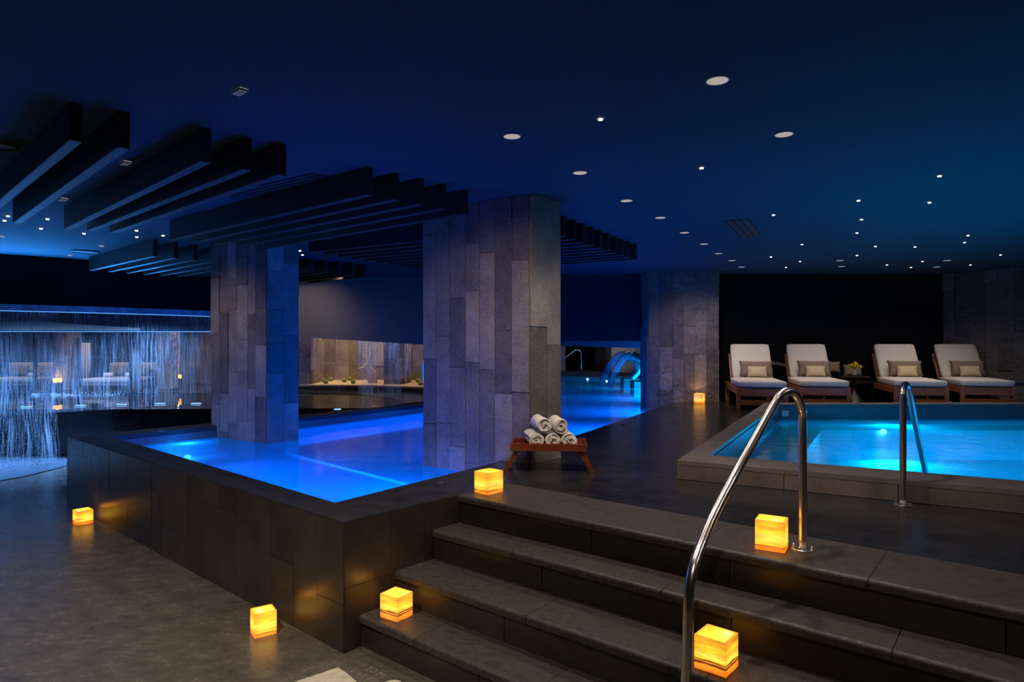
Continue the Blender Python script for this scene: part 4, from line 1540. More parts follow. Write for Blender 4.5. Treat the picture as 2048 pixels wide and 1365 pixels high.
# ================================================================ MOSAIC WAVE LOUNGES BEHIND THE LOUNGERS
def wave_lounge(px, yy, label, wd=0.6):
    x = (px - 1024) / F * yy
    t = empty('wave_lounge', (x, yy, DECK), 0, label, 'lounge')
    prof = smooth_path([(-0.45, 0, 0.36), (-0.25, 0, 0.62), (-0.12, 0, 0.66), (0.10, 0, 0.60), (0.30, 0, 0.42), (0.55, 0, 0.46), (0.80, 0, 0.30)], 6)
    bm = bmesh.new()
    pts = [(v.x, v.z) for v in prof]
    for i in range(len(pts) - 1):
        (x0, z0), (x1, z1) = pts[i], pts[i + 1]
        q = [(x0, z0 - 0.05), (x1, z1 - 0.05), (x1, z1), (x0, z0)]
        f = [bm.verts.new((a, -wd / 2 * 0.4, b)) for a, b in q]; g = [bm.verts.new((a, wd / 2 * 0.4, b)) for a, b in q]
        bm.faces.new(f); bm.faces.new(g[::-1])
        for k in range(4):
            bm.faces.new((f[k], g[k], g[(k + 1) % 4], f[(k + 1) % 4]))
    bmesh.ops.remove_doubles(bm, verts=bm.verts[:], dist=0.0005)
    finish('wave_shell', bm, M['lounge_tile'], t)
    bm = bmesh.new()
    box(bm, -0.32, 0.62, -wd / 2 * 0.3, wd / 2 * 0.3, 0, 0.34, bevel=0.01)
    finish('plinth', bm, M['black'], t)
wave_lounge(1558, 10.68, 'curved mosaic lounge behind the gap between the two left loungers')
for (px, py, w_, lb) in [(1705, 741, 0.16, 'dim striped cushion behind the flower table'), (1662, 735, 0.2, 'dim cushion on the bench behind the second lounger'), (2045, 742, 0.2, 'dim cushion at the right edge behind the loungers')]:
    if px > 2000: continue
    c_ = taupe_me.copy(); COL.objects.link(c_)
    q = D(px, py, 10.6)
    c_.location = q; c_.rotation_euler = (-0.1, 0, 0); c_.scale = (0.62, 0.8, 0.72)
    tag(c_, lb, 'cushion')
bm = bmesh.new()
xa, xb = D(1600, 0, 10.65).x, D(1760, 0, 10.65).x
box(bm, xa, xb, 10.45, 10.85, DECK + 0.30, DECK + 0.345, bevel=0.006)
box(bm, xa + 0.1, xa + 0.2, 10.5, 10.8, DECK, DECK + 0.30)
box(bm, xb - 0.2, xb - 0.1, 10.5, 10.8, DECK, DECK + 0.30)
tag(finish('wall_bench', bm, M['bronze']), 'long dark bench against the black wall behind the flower table', 'bench')

# ================================================================ FAR POOL HALL (right of the big column)
# far deck and stone wall
bm = bmesh.new()
prism(bm, [(0.9, 21.7), (5.2, 20.45), (9, 20.2), (9, 25), (-2, 25)], 0.3, DECK + 0.02)
tag(finish('floor_far_deck', bm, M['coping']), kind='structure')
bm = bmesh.new()
lay = bm.loops.layers.float_color.new('tone')
rng = random.Random(31)
xa = D(1223, 0, 21.0).x
clad(bm, (xa, 22.3), (xa, 21.0), 0.3, CEIL, w=0.4, rng=rng, lay=lay, out=0.03)
clad(bm, (xa, 21.0), (6.5, 20.9), 0.3, CEIL, w=0.42, hmin=0.4, hmax=1.3, rng=rng, lay=lay, out=0.03)
tag(finish('wall_far_stone', bm, M['stone']), kind='structure')
bm = bmesh.new()
lay = bm.loops.layers.float_color.new('tone')
clad(bm, (1.0, 21.9), (D(1131, 0, 21.9).x, 21.9), 0.3, CEIL, w=0.4, rng=rng, lay=lay, out=0.03)
tag(finish('wall_far_pier', bm, M['stone']), kind='structure')
bm = bmesh.new()
lay = bm.loops.layers.float_color.new('tone')
clad(bm, (D(1190, 0, 23.5).x, 23.5), (D(1224, 0, 23.5).x, 23.5), 0.3, CEIL, w=0.4, rng=rng, lay=lay, out=0.03, tones=(0.4, 0.6))
tag(finish('wall_far_recess', bm, M['stone']), kind='structure')
spot('hall_spot', (3.6, 19.6, 2.7), (3.6, 21.0, 0.7), 60, WARM, 110, 0.7, 0.05)
spot('hall_spot', (1.6, 20.0, 2.7), (1.6, 22.5, 0.7), 20, WARM, 110, 0.7, 0.05)
# far handrail
t = empty('handrail', (0, 0, 0), 0, 'thin distant steel handrail at the far side of the pool hall', 'handrail')
bm = bmesh.new()
tube(bm, smooth_path([D(1122, 722, 21.4), D(1140, 709, 21.4), D(1153, 700, 21.4), D(1160, 703, 21.4), D(1162.5, 712, 21.4), D(1162.5, 742, 21.4)], 6), 0.022, 12)
finish('rail_tube', bm, M['steel'], t, smooth=True)
# swan neck jets
def swan(base, peak, land, yy, label, wd=0.11):
    t = empty('swan_neck_jet', (0, 0, 0), 0, label, 'water jet', 'swan neck jets')
    pts = [D(*base, yy), D(base[0] + 13, (base[1] * 2 + peak[1]) / 3, yy), D(base[0] + 9, (base[1] + peak[1] * 3) / 4, yy), D(base[0] - 6, peak[1] + 7, yy), D(*peak, yy)]
    bm = bmesh.new()
    tube(bm, smooth_path(pts, 8), wd, 14, flat=(0.35, 1.0))
    finish('steel_neck', bm, M['steel'], t, smooth=True)
    dx = peak[0] - land[0]
    pts = [D(*peak, yy), D(peak[0] - dx * 0.35, peak[1] + 6, yy), D(peak[0] - dx * 0.65, peak[1] + 24, yy), D(peak[0] - dx * 0.88, peak[1] + 47, yy), D(*land, yy)]
    bm = bmesh.new()
    tube(bm, smooth_path(pts, 8), [wd * 0.8] * 33, 12, flat=(0.3, 1.0))
    finish('water_sheet', bm, M['glass'], t, smooth=True)
swan((1263, 758), (1252, 708.5), (1202, 772), 16.9, 'left steel swan neck jet pouring a water sheet into the far pool')
swan((1284, 762), (1264, 711), (1219, 776), 16.2, 'right steel swan neck jet, half hidden by the rough column')
for (x0, x1, y0, y1, yy, lb) in [(1247, 1300, 758, 776, 16.9, 'pale stone block under the left swan neck jet'), (1268, 1300, 764, 787, 15.6, 'pale stone block under the right swan neck jet')]:
    a = D(x0, y0, yy); b = D(x1, y1, yy)
    bm = bmesh.new()
    box(bm, a.x, b.x, yy, yy + 0.5, 0.03, a.z, bevel=0.01)
    tag(finish('jet_plinth', bm, M['slab']), lb, 'stone block')
for (px, py) in [(1175, 757), (1213, 761)]:
    q = P(px, py, 0.60)
    pool_lamp(pool, (q.x, q.y, 0.566), (0, -1, 1), 0.03, M['e_lamp'])

# ================================================================ CASCADE POOL (round dark pool on the left)
arc = [(-13.5, 9.9), (-10, 9.45), (-7.4, 9.40), (-5.5, 9.40), (-4.2, 9.5), (-2.15, 9.62)]
right = [P(812, 806.6, DECK), P(790, 799, DECK), P(722, 787.5, DECK), P(650, 786.2, DECK), P(596, 786, DECK), (-6.5, 12.6), (-13.5, 12.6)]
cp = [Vector(p) for p in arc[:-1]] + [FL + (G2o - FL) * 0.80] + [Vector(p) for p in right]
cas = empty('cascade_pool', (0, 0, 0), 0, 'wide dark round pool under the curtain cascades', 'pool')
bm = bmesh.new()
prism(bm, cp, 0.0, DECK - 0.02)
finish('pool_wall', bm, mat('black_granite', (0.012, 0.013, 0.016), 0.18, bump=(12, 0.25, 0.01, (2, 2, 0.4))), cas)
bm = bmesh.new()
vs = [bm.verts.new((*p, DECK - 0.008)) for p in cp]
for t_ in tessellate_polygon([[Vector((*p, 0)) for p in cp]]):
    bm.faces.new([vs[i] for i in t_])
tag(finish('cascade_water', bm, M['dark_water']), 'black mirror like water in the round cascade pool', 'water', kind='stuff')
# blue slot lamps at the rim
for i, (x, y, w_) in enumerate([(53, 815, 19), (161, 812, 19), (243, 810, 18), (320, 808, 19), (392, 808, 18)]):
    p = P(x, y, DECK)
    wv_ = w_ / F * p.y
    bm = bmesh.new()
    box(bm, -wv_ / 2, wv_ / 2, -0.03, 0.03, 0, 0.012, bevel=0.003, seg=1)
    tag(finish('slot_lamp', bm, M['e_slot'], loc=(p.x, p.y, DECK)), 'blue slot lamp at the rim of the round pool, %s from the left' % ORD[i], 'lamp', 'blue slot lamps')
    spot('slot_beam', (p.x, p.y, DECK + 0.03), (p.x, p.y + 0.5, 2.2), 6, ICE, 60, 0.8, 0.02)
p = P(675, 820, DECK)
bm = bmesh.new(); cyl(bm, (0, 0), 0.05, 0, 0.012, 20)
tag(finish('slot_lamp', bm, M['e_slot'], loc=(p.x, p.y, DECK)), 'round blue lamp between the two big columns', 'lamp')
spot('slot_beam', (p.x, p.y, DECK + 0.03), (p.x - 0.2, p.y + 0.8, 1.6), 2.5, ICE, 70, 0.8, 0.02)

# deck round the cascade pool and up to the garden
bm = bmesh.new()
prism(bm, [Vector(right[-1]), Vector(right[-2]), right[4], right[3], right[2], right[1], right[0], ext, (-0.6, 11.7), (-0.6, 18), (-13.5, 18)], 0.3, DECK - 0.004)
tag(finish('floor_garden_deck', bm, mat('wet_dark_deck', (0.05, 0.045, 0.04), 0.16, bump=(9, 0.15, 0.01))), kind='structure')

# sand garden ledge with rear stone wall
GZ = 0.80
gl = [D(560, 0, 13.35), D(750, 0, 13.3), D(900, 0, 12.6)]
bm = bmesh.new()
prism(bm, [(gl[0].x, 13.35), (gl[1].x, 13.2), (gl[2].x, 12.3), (-0.6, 12.0), (-0.6, 16.0), (-6.0, 16.0)], DECK - 0.01, GZ - 0.03)
tag(finish('garden_ledge', bm, M['coping']), 'low dark ledge edging the sand garden', 'ledge')
bm = bmesh.new()
poly = [(gl[0].x, 13.38), (gl[1].x, 13.23), (gl[2].x, 12.33), (-0.6, 12.03), (-0.6, 16.0), (-6.0, 16.0)]
prism(bm, poly, GZ - 0.029, GZ)
tag(finish('garden_sand', bm, M['sand']), 'warm raked sand bed behind the cascade between the columns', 'sand', kind='stuff')
bm = bmesh.new()
lay = bm.loops.layers.float_color.new('tone')
rng = random.Random(41)
clad(bm, (-9.5, 15.3), (-0.6, 15.1), DECK, CEIL, w=0.30, hmin=0.3, hmax=1.3, out=0.04, rng=rng, tones=(0.45, 1.0), lay=lay)
prism(bm, [(-9.5, 15.34), (-0.6, 15.14), (-0.6, 15.4), (-9.5, 15.5)], DECK, CEIL)
tag(finish('wall_garden', bm, M['stone']), kind='structure')
def garden_pier(px0, px1, y, label, seed, d=0.8):
    a, b = D(px0, 0, y).x, D(px1, 0, y).x
    o = clad_box('stone_pier', [Vector((a, y + d)), Vector((a, y)), Vector((b, y)), Vector((b, y + d))], DECK, CEIL, M['rough_stone'], None, seed=seed, w=0.2, hmin=0.3, hmax=0.9, out=0.02)
    tag(o, label, 'column')
garden_pier(560, 621, 13.55, 'stone pier in the sand garden directly right of the left column', 51)
garden_pier(768, 809, 13.5, 'stone pier in the sand garden right of the driftwood sculpture', 52)
spot('garden_spot', (-4.0, 14.2, 2.7), (-4.2, 14.9, 0.8), 120, (1.0, 0.68, 0.40), 120, 0.7, 0.05)
spot('garden_spot', (-2.7, 13.9, 2.7), (-2.7, 14.6, 0.8), 120, (1.0, 0.68, 0.40), 120, 0.7, 0.05)
spot('garden_spot', (-1.5, 13.5, 2.7), (-1.9, 14.5, 0.8), 80, (1.0, 0.68, 0.40), 120, 0.7, 0.05)
spot('garden_spot', (-4.2, 12.95, 2.7), (-4.5, 13.55, 1.2), 26, (1.0, 0.70, 0.45), 90, 0.9, 0.05)  # warm fill added for the left pier
spot('garden_spot', (-2.4, 12.5, 2.75), (-2.55, 13.5, 1.0), 30, (1.0, 0.70, 0.45), 90, 0.9, 0.05)  # warm fill added for the right pier
# barrel cacti
def cactus_mesh():
    bm = bmesh.new()
    seg, rings = 36, 12
    R = []
    for i in range(rings + 1):
        th = PI * i / rings
        ring = []
        for k in range(seg):
            a = 2 * PI * k / seg
            rr = math.sin(th) * (1 + 0.07 * math.cos(a * 12)) + (0.001 if i in (0, rings) else 0)
            ring.append(bm.verts.new((rr * math.cos(a), rr * math.sin(a), -math.cos(th) * 0.92 + 0.80)))
        R.append(ring)
    for i in range(rings):
        for k in range(seg):
            bm.faces.new((R[i][k], R[i][(k + 1) % seg], R[i + 1][(k + 1) % seg], R[i + 1][k]))
    return bm
cac = None
cacti = [(644, 764, 4.6, 'leftmost tall'), (651.5, 768, 4.0, 'dark front one beside the leftmost'), (661, 763, 4.0, 'third from left'), (688.5, 765, 4.4, 'green one in the middle'), (700, 761.5, 4.0, 'rear middle'),
         (706.5, 768, 3.8, 'dark front one left of the driftwood'), (814.5, 763, 4.0, 'front one of the pair right of the pier'), (820, 761.5, 4.0, 'rear one of the pair right of the pier'),
         (837, 765, 4.2, 'one beside the big column'), (840.5, 771, 3.8, 'front one beside the big column')]
for i, (px, py, r, w_) in enumerate(cacti):
    p = P(px, py, GZ)
    s = 1.2 * r / F * p.y
    if cac is None:
        cac = finish('barrel_cactus', cactus_mesh(), M['cactus'], smooth=True)
        o = cac
    else:
        o = cac.copy(); COL.objects.link(o)
    o.location = (p.x, p.y, GZ - 0.002); o.scale = (s, s, s)
    o.rotation_euler = (0, 0, i * 0.7)
    tag(o, 'round barrel cactus in the sand garden, %s' % w_, 'cactus', 'barrel cacti')
# driftwood sculpture
t = empty('driftwood_sculpture', (0, 0, 0), 0, 'twisted pale driftwood sculpture standing in the sand garden', 'sculpture')
yy = 14.0
def dw(pts, rs, name):
    bm = bmesh.new()
    pp = smooth_path([D(x, y, yy + o_) for x, y, o_ in pts], 6)
    n = len(pp)
    rr = []
    for i in range(n):
        u = i / (n - 1) * (len(rs) - 1)
        k = min(int(u), len(rs) - 2)
        rr.append(0.62 * (rs[k] * (1 - u + k) + rs[k + 1] * (u - k)) * (1 + 0.18 * noise.noise(pp[i] * 9)))
    tube(bm, pp, rr, 12)
    finish(name, bm, M['driftwood'], t, smooth=True)
dw([(740, 765, 0), (743, 752, 0), (733, 742, 0), (727, 737, -0.05), (716, 739, -0.1)], [0.10, 0.09, 0.12, 0.07, 0.03], 'low_branch')
dw([(745, 768, 0.05), (738, 750, 0), (732, 738, 0), (738, 722, 0), (746, 705, 0)], [0.13, 0.12, 0.10, 0.05, 0.01], 'tall_branch')
dw([(748, 766, 0), (750, 752, 0), (744, 742, 0.05), (739, 736, 0.05)], [0.12, 0.08, 0.10, 0.02], 'back_branch')
# thin chrome rail by the big column
t = empty('grab_post', (0, 0, 0), 0, 'thin pale grab post beside the sand garden next to the big column', 'handrail')
bm = bmesh.new()
tube(bm, smooth_path([D(845.5, 771, 12.9), D(845.5, 728, 12.9), D(846.5, 724, 12.9), D(849, 723.5, 12.9), D(856, 731, 12.9), D(862, 745, 12.9), D(866, 775, 12.9)], 6), 0.018, 10)
finish('rail_tube', bm, M['steel'], t, smooth=True)

# ---------------------------------------------------------------- water curtains
def curtain(name, pts, z0, z1, m, label, amp=0.02, seed=0):
    """a falling sheet made of two thin rippled layers"""
    bm = bmesh.new()
    uv = bm.loops.layers.uv.new('UVMap')
    for layer in (0, 1):
        pp = smooth_path([(x, y, 0) for x, y in pts], 10)
        L = 0.0
        prev = None
        nz = 12
        for i, p in enumerate(pp):
            if i:
                L += (pp[i] - pp[i - 1]).length
            colv = []
            for k in range(nz + 1):
                z = z1 + (z0 - z1) * k / nz
                w = amp * noise.noise(Vector((L * 2.0, k * 0.3, seed + layer * 5))) + layer * 0.06
                colv.append((bm.verts.new((p.x + w * 0.3, p.y + w, z)), (L + layer * 3.3 + seed, z)))
            if prev:
                for k in range(nz):
                    f = bm.faces.new((prev[k][0], colv[k][0], colv[k + 1][0], prev[k + 1][0]))
                    for lp_, c_ in zip(f.loops, (prev[k][1], colv[k][1], colv[k + 1][1], prev[k + 1][1])):
                        lp_[uv].uv = c_
            prev = colv
    o = finish(name, bm, m, recalc=False)
    return tag(o, label, 'waterfall', kind='stuff')
inring = [(p[0] + 0.12, p[1] - 0.02) for p in RING]
curtain('water_curtain', [(x - 0.02, y + 0.02) for x, y in RING[1:]], 0.70, 2.09, M['curtain_near'], 'near curtain of falling water under the black bulkhead', 0.03, 1)
curtain('water_curtain', [(-8.0, 7.75), (-7.1, 8.2), (-6.28, 8.78)], 0.02, 2.09, curtain_mat('falling_water_heavy', 0.9), 'heavy fall of water at the left edge dropping to the lower floor', 0.05, 3)
farc = [(-11.0, 12.2), (-9.0, 12.35), (-7.4, 12.4), (-5.8, 12.45), (-4.9, 12.4)]
curtain('water_curtain', farc, 0.70, 1.885, M['curtain_far'], 'far curtain of falling water in front of the cabanas', 0.03, 5)
zq = 1.69
curtain('water_curtain', [(D(713, 0, 11.88).x, 11.88), (D(765, 0, 11.88).x, 11.88), (D(799, 0, 11.88).x, 11.88)], 0.70, 1.75, curtain_mat('falling_water_garden', 1.0, 70, 1.0), 'blue lit fall of water in front of the driftwood sculpture', 0.03, 8)
curtain('water_curtain', [(D(590, 0, 11.88).x, 11.88), (D(650, 0, 11.88).x, 11.88), (D(690, 0, 11.88).x, 11.88)], 0.70, 1.80, curtain_mat('falling_water_thin', 0.35, 70, 1.0), 'thin veil of falling water just right of the left column', 0.03, 9)
# far bulkhead over the far curtain + led line
bm = bmesh.new()
strip_wall(bm, [(-13.5, 12.3), (-9.0, 12.5), (-7.4, 12.55), (-5.8, 12.6), (-4.4, 12.6)], 0.25, 1.905, CEIL, 1)
tag(finish('wall_bulkhead_far', bm, mat('blue_grey_paint', (0.045, 0.05, 0.06), 0.8)), kind='structure')
bm = bmesh.new()
strip_wall(bm, [(-13.5, 12.2), (-9.0, 12.4), (-7.4, 12.45), (-5.8, 12.5), (-4.4, 12.5)], 0.05, 1.885, 1.9, 1)
tag(finish('light_strip', bm, M['e_led']), 'thin blue light strip along the foot of the far bulkhead', 'light strip')
# tan soffit edge
bm = bmesh.new()
ta_ = [(0, 637, 662), (60, 641, 662), (130, 647, 661), (200, 652, 662), (280, 656.5, 662)]
for i in range(len(ta_) - 1):
    x0, t0, b0 = ta_[i]; x1, t1, b1 = ta_[i + 1]
    yv = 12.28
    q = [D(x0, b0, yv), D(x1, b1, yv), D(x1, t1, yv), D(x0, t0, yv)]
    f = [bm.verts.new(v) for v in q]; g = [bm.verts.new(v + Vector((0, 0.06, 0))) for v in q]
    bm.faces.new(f); bm.faces.new(g[::-1])
    for k in range(4):
        bm.faces.new((f[k], g[k], g[(k + 1) % 4], f[(k + 1) % 4]))
tag(finish('trim_2', bm, mat('tan_plaster', (0.30, 0.26, 0.21), 0.8)), kind='structure')
spot('garden_fall_fill', (D(757, 0, 12.6).x, 12.6, 2.7), (D(757, 0, 11.9).x, 11.86, 1.2), 230, (0.2, 0.45, 1.0), 60, 0.7, 0.03)  # unseen blue spot added behind the garden fall to shine through it
spot('bulkhead_spot', (-2.7, 9.9, 2.70), (-2.6, 11.35, 2.1), 10, (1.0, 0.82, 0.66), 120, 1.0, 0.05)  # extra warm spot added to widen the lit part of the bulkhead
spot('bulkhead_spot', (-3.5, 10.2, 2.62), (-3.75, 11.35, 1.9), 26, (1.0, 0.80, 0.62), 110, 0.9, 0.05)

# splash basin on the lower floor
bp = [P(-60, 975, 0.01), P(0, 962, 0.01), P(50, 953, 0.01), P(110, 938, 0.01), P(175, 921, 0.01), P(240, 915, 0.01), Vector((-5.6, 9.38)), Vector((-10, 9.4))]
bm = bmesh.new()
prism(bm, bp, 0.0015, 0.012)
tag(finish('splash_basin', bm, mat('shallow_splash_water', (0.10, 0.12, 0.15), 0.25, bump=(25, 0.7, 0.01))), 'shallow blue lit splash basin on the floor below the left cascade', 'basin')
bm = bmesh.new()
rng = random.Random(77)
for k in range(700):
    x = rng.gauss(-6.7, 0.35); y = 8.3 + (x + 6.9) * 0.65 + rng.gauss(0, 0.2)
    r = rng.uniform(0.003, 0.009)
    q = Vector((x, y, 0.012 + abs(rng.gauss(0, 0.10))))
    ps = [q + Vector(v) * r for v in ((1, 0, 0), (-0.5, 0.87, 0), (-0.5, -0.87, 0), (0, 0, 1.3))]
    v = [bm.verts.new(a) for a in ps]
    for f in ((0, 1, 2), (0, 3, 1), (1, 3, 2), (2, 3, 0)):
        bm.faces.new([v[i] for i in f])
tag(finish('water_spray', bm, M['foam']), 'fine white spray above the splash basin', 'spray', kind='stuff')
spot('splash_spot', (-6.9, 8.9, 2.05), (-6.75, 8.35, 0.0), 26, (0.08, 0.35, 1.0), 38, 0.9, 0.05)
# churning water sparkle at the far rim
bm = bmesh.new()
for k in range(900):
    px = rng.choice([rng.gauss(195, 20), rng.gauss(130, 9), rng.gauss(108, 4), rng.gauss(72, 5), rng.uniform(60, 250)])
    py = 791 + rng.gauss(0, 3.0)
    q = P3(px, py, DECK)
    r = rng.uniform(0.002, 0.010)
    ps = [q + Vector(v) * r for v in ((1, 0, 0), (-0.5, 0.87, 0), (-0.5, -0.87, 0), (0, 0, 1.2))]
    v = [bm.verts.new(a) for a in ps]
    for f in ((0, 1, 2), (0, 3, 1), (1, 3, 2), (2, 3, 0)):
        bm.faces.new([v[i] for i in f])
tag(finish('water_foam', bm, M['foam']), 'sparkling churned water where the far curtain lands', 'foam', kind='stuff')
spot('foam_spot', (-7.6, 12.0, 1.8), (-7.9, 11.9, 0.7), 30, (0.9, 0.85, 0.95), 70, 0.7, 0.03)

# ================================================================ CABANAS
# louvred rear wall
lw = empty('louvre_screen', (0, 0, 0), 0, 'long grey louvred screen behind the cabanas', 'screen')
bm = bmesh.new()
xa, xb = -13.0, D(315, 0, 15.0).x
z = DECK + 0.5
while z < 2.2:
    box(bm, xa, xb, 14.99, 15.04, z, z + 0.028)
    z += 0.055
finish('louvre_slats', bm, M['louvre'], lw)
bm = bmesh.new()
box(bm, xa, xb, 15.05, 15.09, DECK, 2.84)
finish('backing_panel', bm, mat('slate_blue_panel', (0.05, 0.06, 0.08), 0.7), lw)
def far_pier(px0, px1, y, label, seed):
    a, b = D(px0, 0, y).x, D(px1, 0, y).x
    o = clad_box('stone_pier', [Vector((a, y + 0.4)), Vector((a, y)), Vector((b, y)), Vector((b, y + 0.4))], DECK, 2.84, M['stone'], None, seed=seed, w=0.16, hmin=0.4, hmax=1.0, out=0.01)
    tag(o, label, 'column')
far_pier(108, 136, 13.1, 'pale stone pier between the two cabanas', 61)
far_pier(315, 340, 13.5, 'stone pier left of the brown tree trunk', 62)
def cab_curtain(px0, px1, py0, y, label):
    a, b = D(px0, 0, y).x, D(px1, 0, y).x
    bm = bmesh.new()
    n = 36
    zt = D(0, py0, y).z
    top = []; bot = []
    for i in range(n + 1):
        u = i / n
        x = a + (b - a) * u
        w = 0.03 * math.sin(u * n * 0.9)
        top.append(bm.verts.new((x * 1.0, y + w, zt))); bot.append(bm.verts.new((x + 0.02 * math.sin(u * 9), y + w * 1.6, DECK + 0.03)))
    for i in range(n):
        bm.faces.new((top[i], top[i + 1], bot[i + 1], bot[i]))
    o = finish('cabana_curtain', bm, M['sheer'], smooth=True)
    md = o.modifiers.new('thickness', 'SOLIDIFY'); md.thickness = 0.006
    tag(o, label, 'curtain')
cab_curtain(158, 179, 686, 13.6, 'sheer curtain on the left side of the middle cabana')
cab_curtain(264, 280, 688, 13.0, 'pale curtain on the right side of the middle cabana')
for (px, lb) in [(261.5, 'dark right corner post of the middle cabana'), (155, 'dark left corner post of the middle cabana'), (70, 'dark corner post of the leftmost cabana')]:
    bm = bmesh.new()
    xx = D(px, 0, 12.95).x
    box(bm, xx - 0.025, xx + 0.025, 12.93, 12.98, DECK, 1.78)
    tag(finish('cabana_post', bm, M['bronze']), lb, 'post', 'cabana posts')
def daybed(x0, x1, label, lbs, yfoot=13.05):
    xa, xb = D(x0, 0, yfoot).x, D(x1, 0, yfoot).x
    w = xb - xa
    t = empty('daybed', ((xa + xb) / 2, yfoot, DECK), 0, label, 'daybed', 'cabana daybeds')
    bm = bmesh.new(); box(bm, -w / 2, w / 2, 0, 1.2, 0.10, 0.16, bevel=0.006); finish('frame', bm, M['louvre'], t)
    for sx in (-1, 1):
        for y_ in (0.03, 1.13):
            bm = bmesh.new(); box(bm, sx * (w / 2 - 0.06) - 0.02, sx * (w / 2 - 0.06) + 0.02, y_, y_ + 0.04, 0, 0.10); finish('leg', bm, M['louvre'], t)
    bm = bmesh.new(); soft_box(bm, w, 1.1, 0.09, 0.03); bmesh.ops.translate(bm, vec=(0, 0.56, 0.205), verts=bm.verts[:]); finish('mattress', bm, M['mattress'], t, smooth=True)
    for s in (-1, 1):
        bm = bmesh.new(); soft_box(bm, w / 2 - 0.02, 0.10, 0.30, 0.04); bmesh.ops.translate(bm, vec=(s * w / 4, 1.02, 0.40), verts=bm.verts[:]); finish('back_cushion', bm, M['mattress'], t, smooth=True)
    cx = (xa + xb) / 2
    for s, nm in ((-1, 'left'), (1, 'right')):
        c_ = grey_cushion.copy(); COL.objects.link(c_)
        c_.location = (cx + s * w * 0.23, yfoot + 0.86, DECK + 0.25 + 0.12); c_.rotation_euler = (-0.35, 0, 0); c_.scale = (0.82, 0.9, 0.85)
        tag(c_, 'grey striped cushion on the %s half of the %s' % (nm, lbs), 'cushion', 'daybed cushions')
        if s > 0 or x0 > 0:
            o = towel_small.copy(); COL.objects.link(o)
            o.location = (cx + s * w * 0.22 - 0.05, yfoot + 0.60, DECK + 0.25 + 0.048)
            o.rotation_euler = (0, 0, PI / 2)
            tag(o, 'white rolled towel on the %s half of the %s' % (nm, lbs), 'towel', 'daybed towels')
towel_small = finish('rolled_towel', towel_mesh(0.05, 0.19, 9), M['towel'], smooth=True)
grey_cushion = finish('grey_cushion', pillow(0.50, 0.27, 0.13, 4), mat('grey_striped_cloth', (0.20, 0.20, 0.22), 0.9, var=(3, 0.5, 1.5, (1, 1, 9))), smooth=True)
daybed(157, 262, 'low pale daybed under the middle cabana', 'middle daybed')
daybed(-60, 64, 'low pale daybed cut off by the left edge of the picture', 'leftmost daybed')
bpy.data.objects.remove(towel_small)
bpy.data.objects.remove(grey_cushion)
spot('cabana_spot', (-8.4, 12.85, 2.6), (-8.3, 13.7, 0.9), 60, (1.0, 0.85, 0.75), 100, 0.7, 0.05)
spot('cabana_spot', (-10.6, 12.85, 2.6), (-10.6, 13.7, 0.9), 55, (1.0, 0.85, 0.75), 100, 0.7, 0.05)
spot('cabana_spot', (-6.6, 13.2, 2.6), (-6.6, 14.2, 0.7), 50, (1.0, 0.8, 0.65), 110, 0.7, 0.05)
# tree trunk sculpture
t = empty('tree_trunk', (0, 0, 0), 0, 'tall brown weathered tree trunk standing behind the far curtain', 'sculpture')
bm = bmesh.new()
pp = smooth_path([D(349, 778, 13.2), D(347, 750, 13.2), D(348, 720, 13.2), D(347, 690, 13.2), D(349, 668, 13.2)], 8)
n = len(pp)
rg = tube(bm, pp, [0.10 - 0.07 * (i / n) + 0.01 * noise.noise(pp[i] * 7) for i in range(n)], 18)
for ring in rg:
    for k, v in enumerate(ring):
        v.co += Vector((noise.noise(v.co * 14), noise.noise(v.co * 14 + Vector((3, 3, 3))), 0)) * 0.03
finish('trunk', bm, M['trunk'], t, smooth=True)
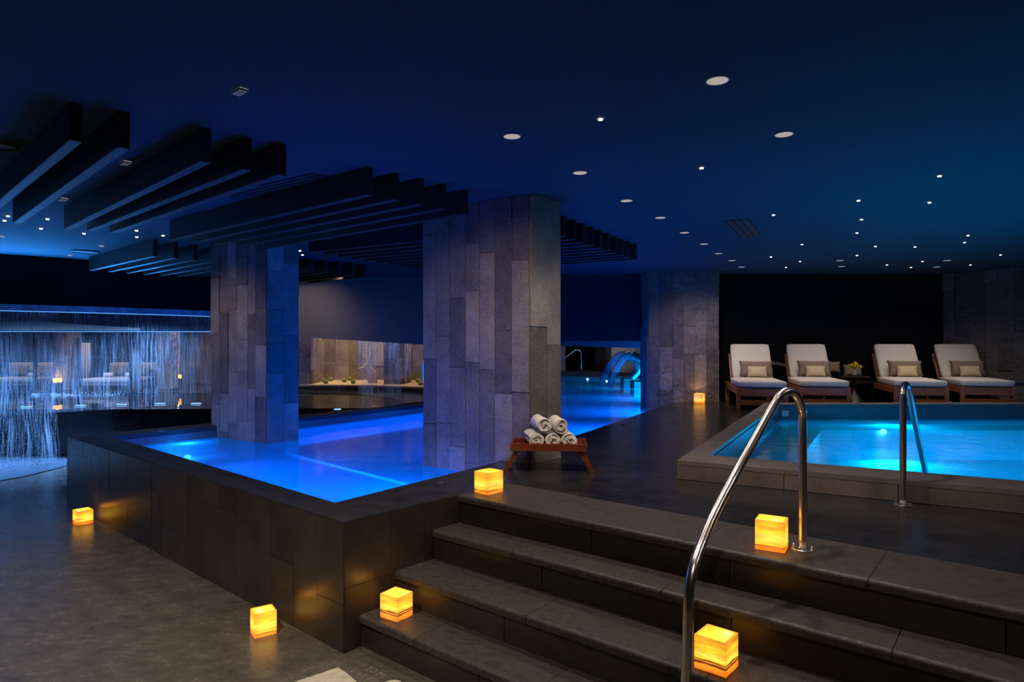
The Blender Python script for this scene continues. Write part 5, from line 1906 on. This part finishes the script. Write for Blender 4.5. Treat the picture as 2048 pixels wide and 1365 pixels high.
# lantern stands
def stand(px, ytop, ybot, label):
    p = P(px, ybot, DECK)
    t = empty('lantern_stand', (p.x, p.y, DECK), 0, label, 'lantern', 'lantern stands')
    hh = (ybot - ytop) / F * p.y
    for sx in (-1, 1):
        for sy in (-1, 1):
            bm = bmesh.new(); box(bm, sx * 0.05 - 0.012, sx * 0.05 + 0.012, sy * 0.05 - 0.012, sy * 0.05 + 0.012, 0, hh - 0.07); finish('leg', bm, M['bronze'], t)
    bm = bmesh.new(); box(bm, -0.062, 0.062, -0.062, 0.062, hh - 0.10, hh - 0.085); finish('shelf', bm, M['bronze'], t)
    bm = bmesh.new(); box(bm, -0.055, 0.055, -0.055, 0.055, hh - 0.084, hh, bevel=0.006); finish('glowing_box', bm, M['e_lantern'], t)
    point('stand_light', (p.x, p.y - 0.02, DECK + hh + 0.05), 6.0, AMBER, 0.03)
stand(115, 757, 787, 'lit lantern on a dark stand beside the pale stone pier')
stand(355.5, 750, 778, 'lit lantern on a dark stand beside the tree trunk')

# ================================================================ FILL SPOTS ADDED WITHOUT FITTINGS, PLUS BEAM GLOW
spot('fill_spot', (-1.6, 1.9, CEIL - 0.02), (-2.3, 2.6, 0), 230, (1.0, 0.88, 0.74), 120, 0.9, 0.04)  # added warm fill for the lower floor and steps
spot('fill_spot', (-3.7, 3.4, CEIL - 0.02), (-3.7, 3.6, 0), 110, (1.0, 0.88, 0.76), 110, 0.9, 0.04)
spot('fill_spot', (0.6, 1.0, CEIL - 0.02), (0.6, 1.9, 0), 50, (1.0, 0.86, 0.74), 130, 0.8, 0.04)
spot('fill_spot', (3.2, 2.0, CEIL - 0.02), (3.0, 2.2, 0), 40, (1.0, 0.86, 0.76), 130, 0.8, 0.04)
spot('column_fill', (-0.3, 3.5, CEIL - 0.02), (-0.1, 5.2, 1.3), 75, (1.0, 0.82, 0.68), 80, 1.0, 0.05)  # added warm fill on the columns
spot('column_fill', (-4.1, 6.0, CEIL - 0.02), (-3.2, 7.2, 1.2), 60, (1.0, 0.82, 0.68), 80, 1.0, 0.05)
spot('column_fill', (1.1, 4.3, CEIL - 0.02), (0.30, 5.3, 1.0), 26, (1.0, 0.84, 0.70), 60, 1.0, 0.05)
spot('column_fill', (2.7, 9.1, CEIL - 0.02), (3.0, 10.5, 1.2), 60, (1.0, 0.82, 0.70), 80, 1.0, 0.05)
for x_ in (3.9, 5.2, 6.4):
    spot('lounger_fill', (x_, 8.3, CEIL - 0.02), (x_ + 0.3, 10.0, 0.9), 26, WARM, 80, 1.0, 0.04)  # added warm fill on the loungers
spot('beam_spot', (-2.35, 3.35, CEIL - 0.01), (-2.55, 4.25, 2.74), 1.6, (1.0, 0.55, 0.35), 30, 0.9, 0.01)
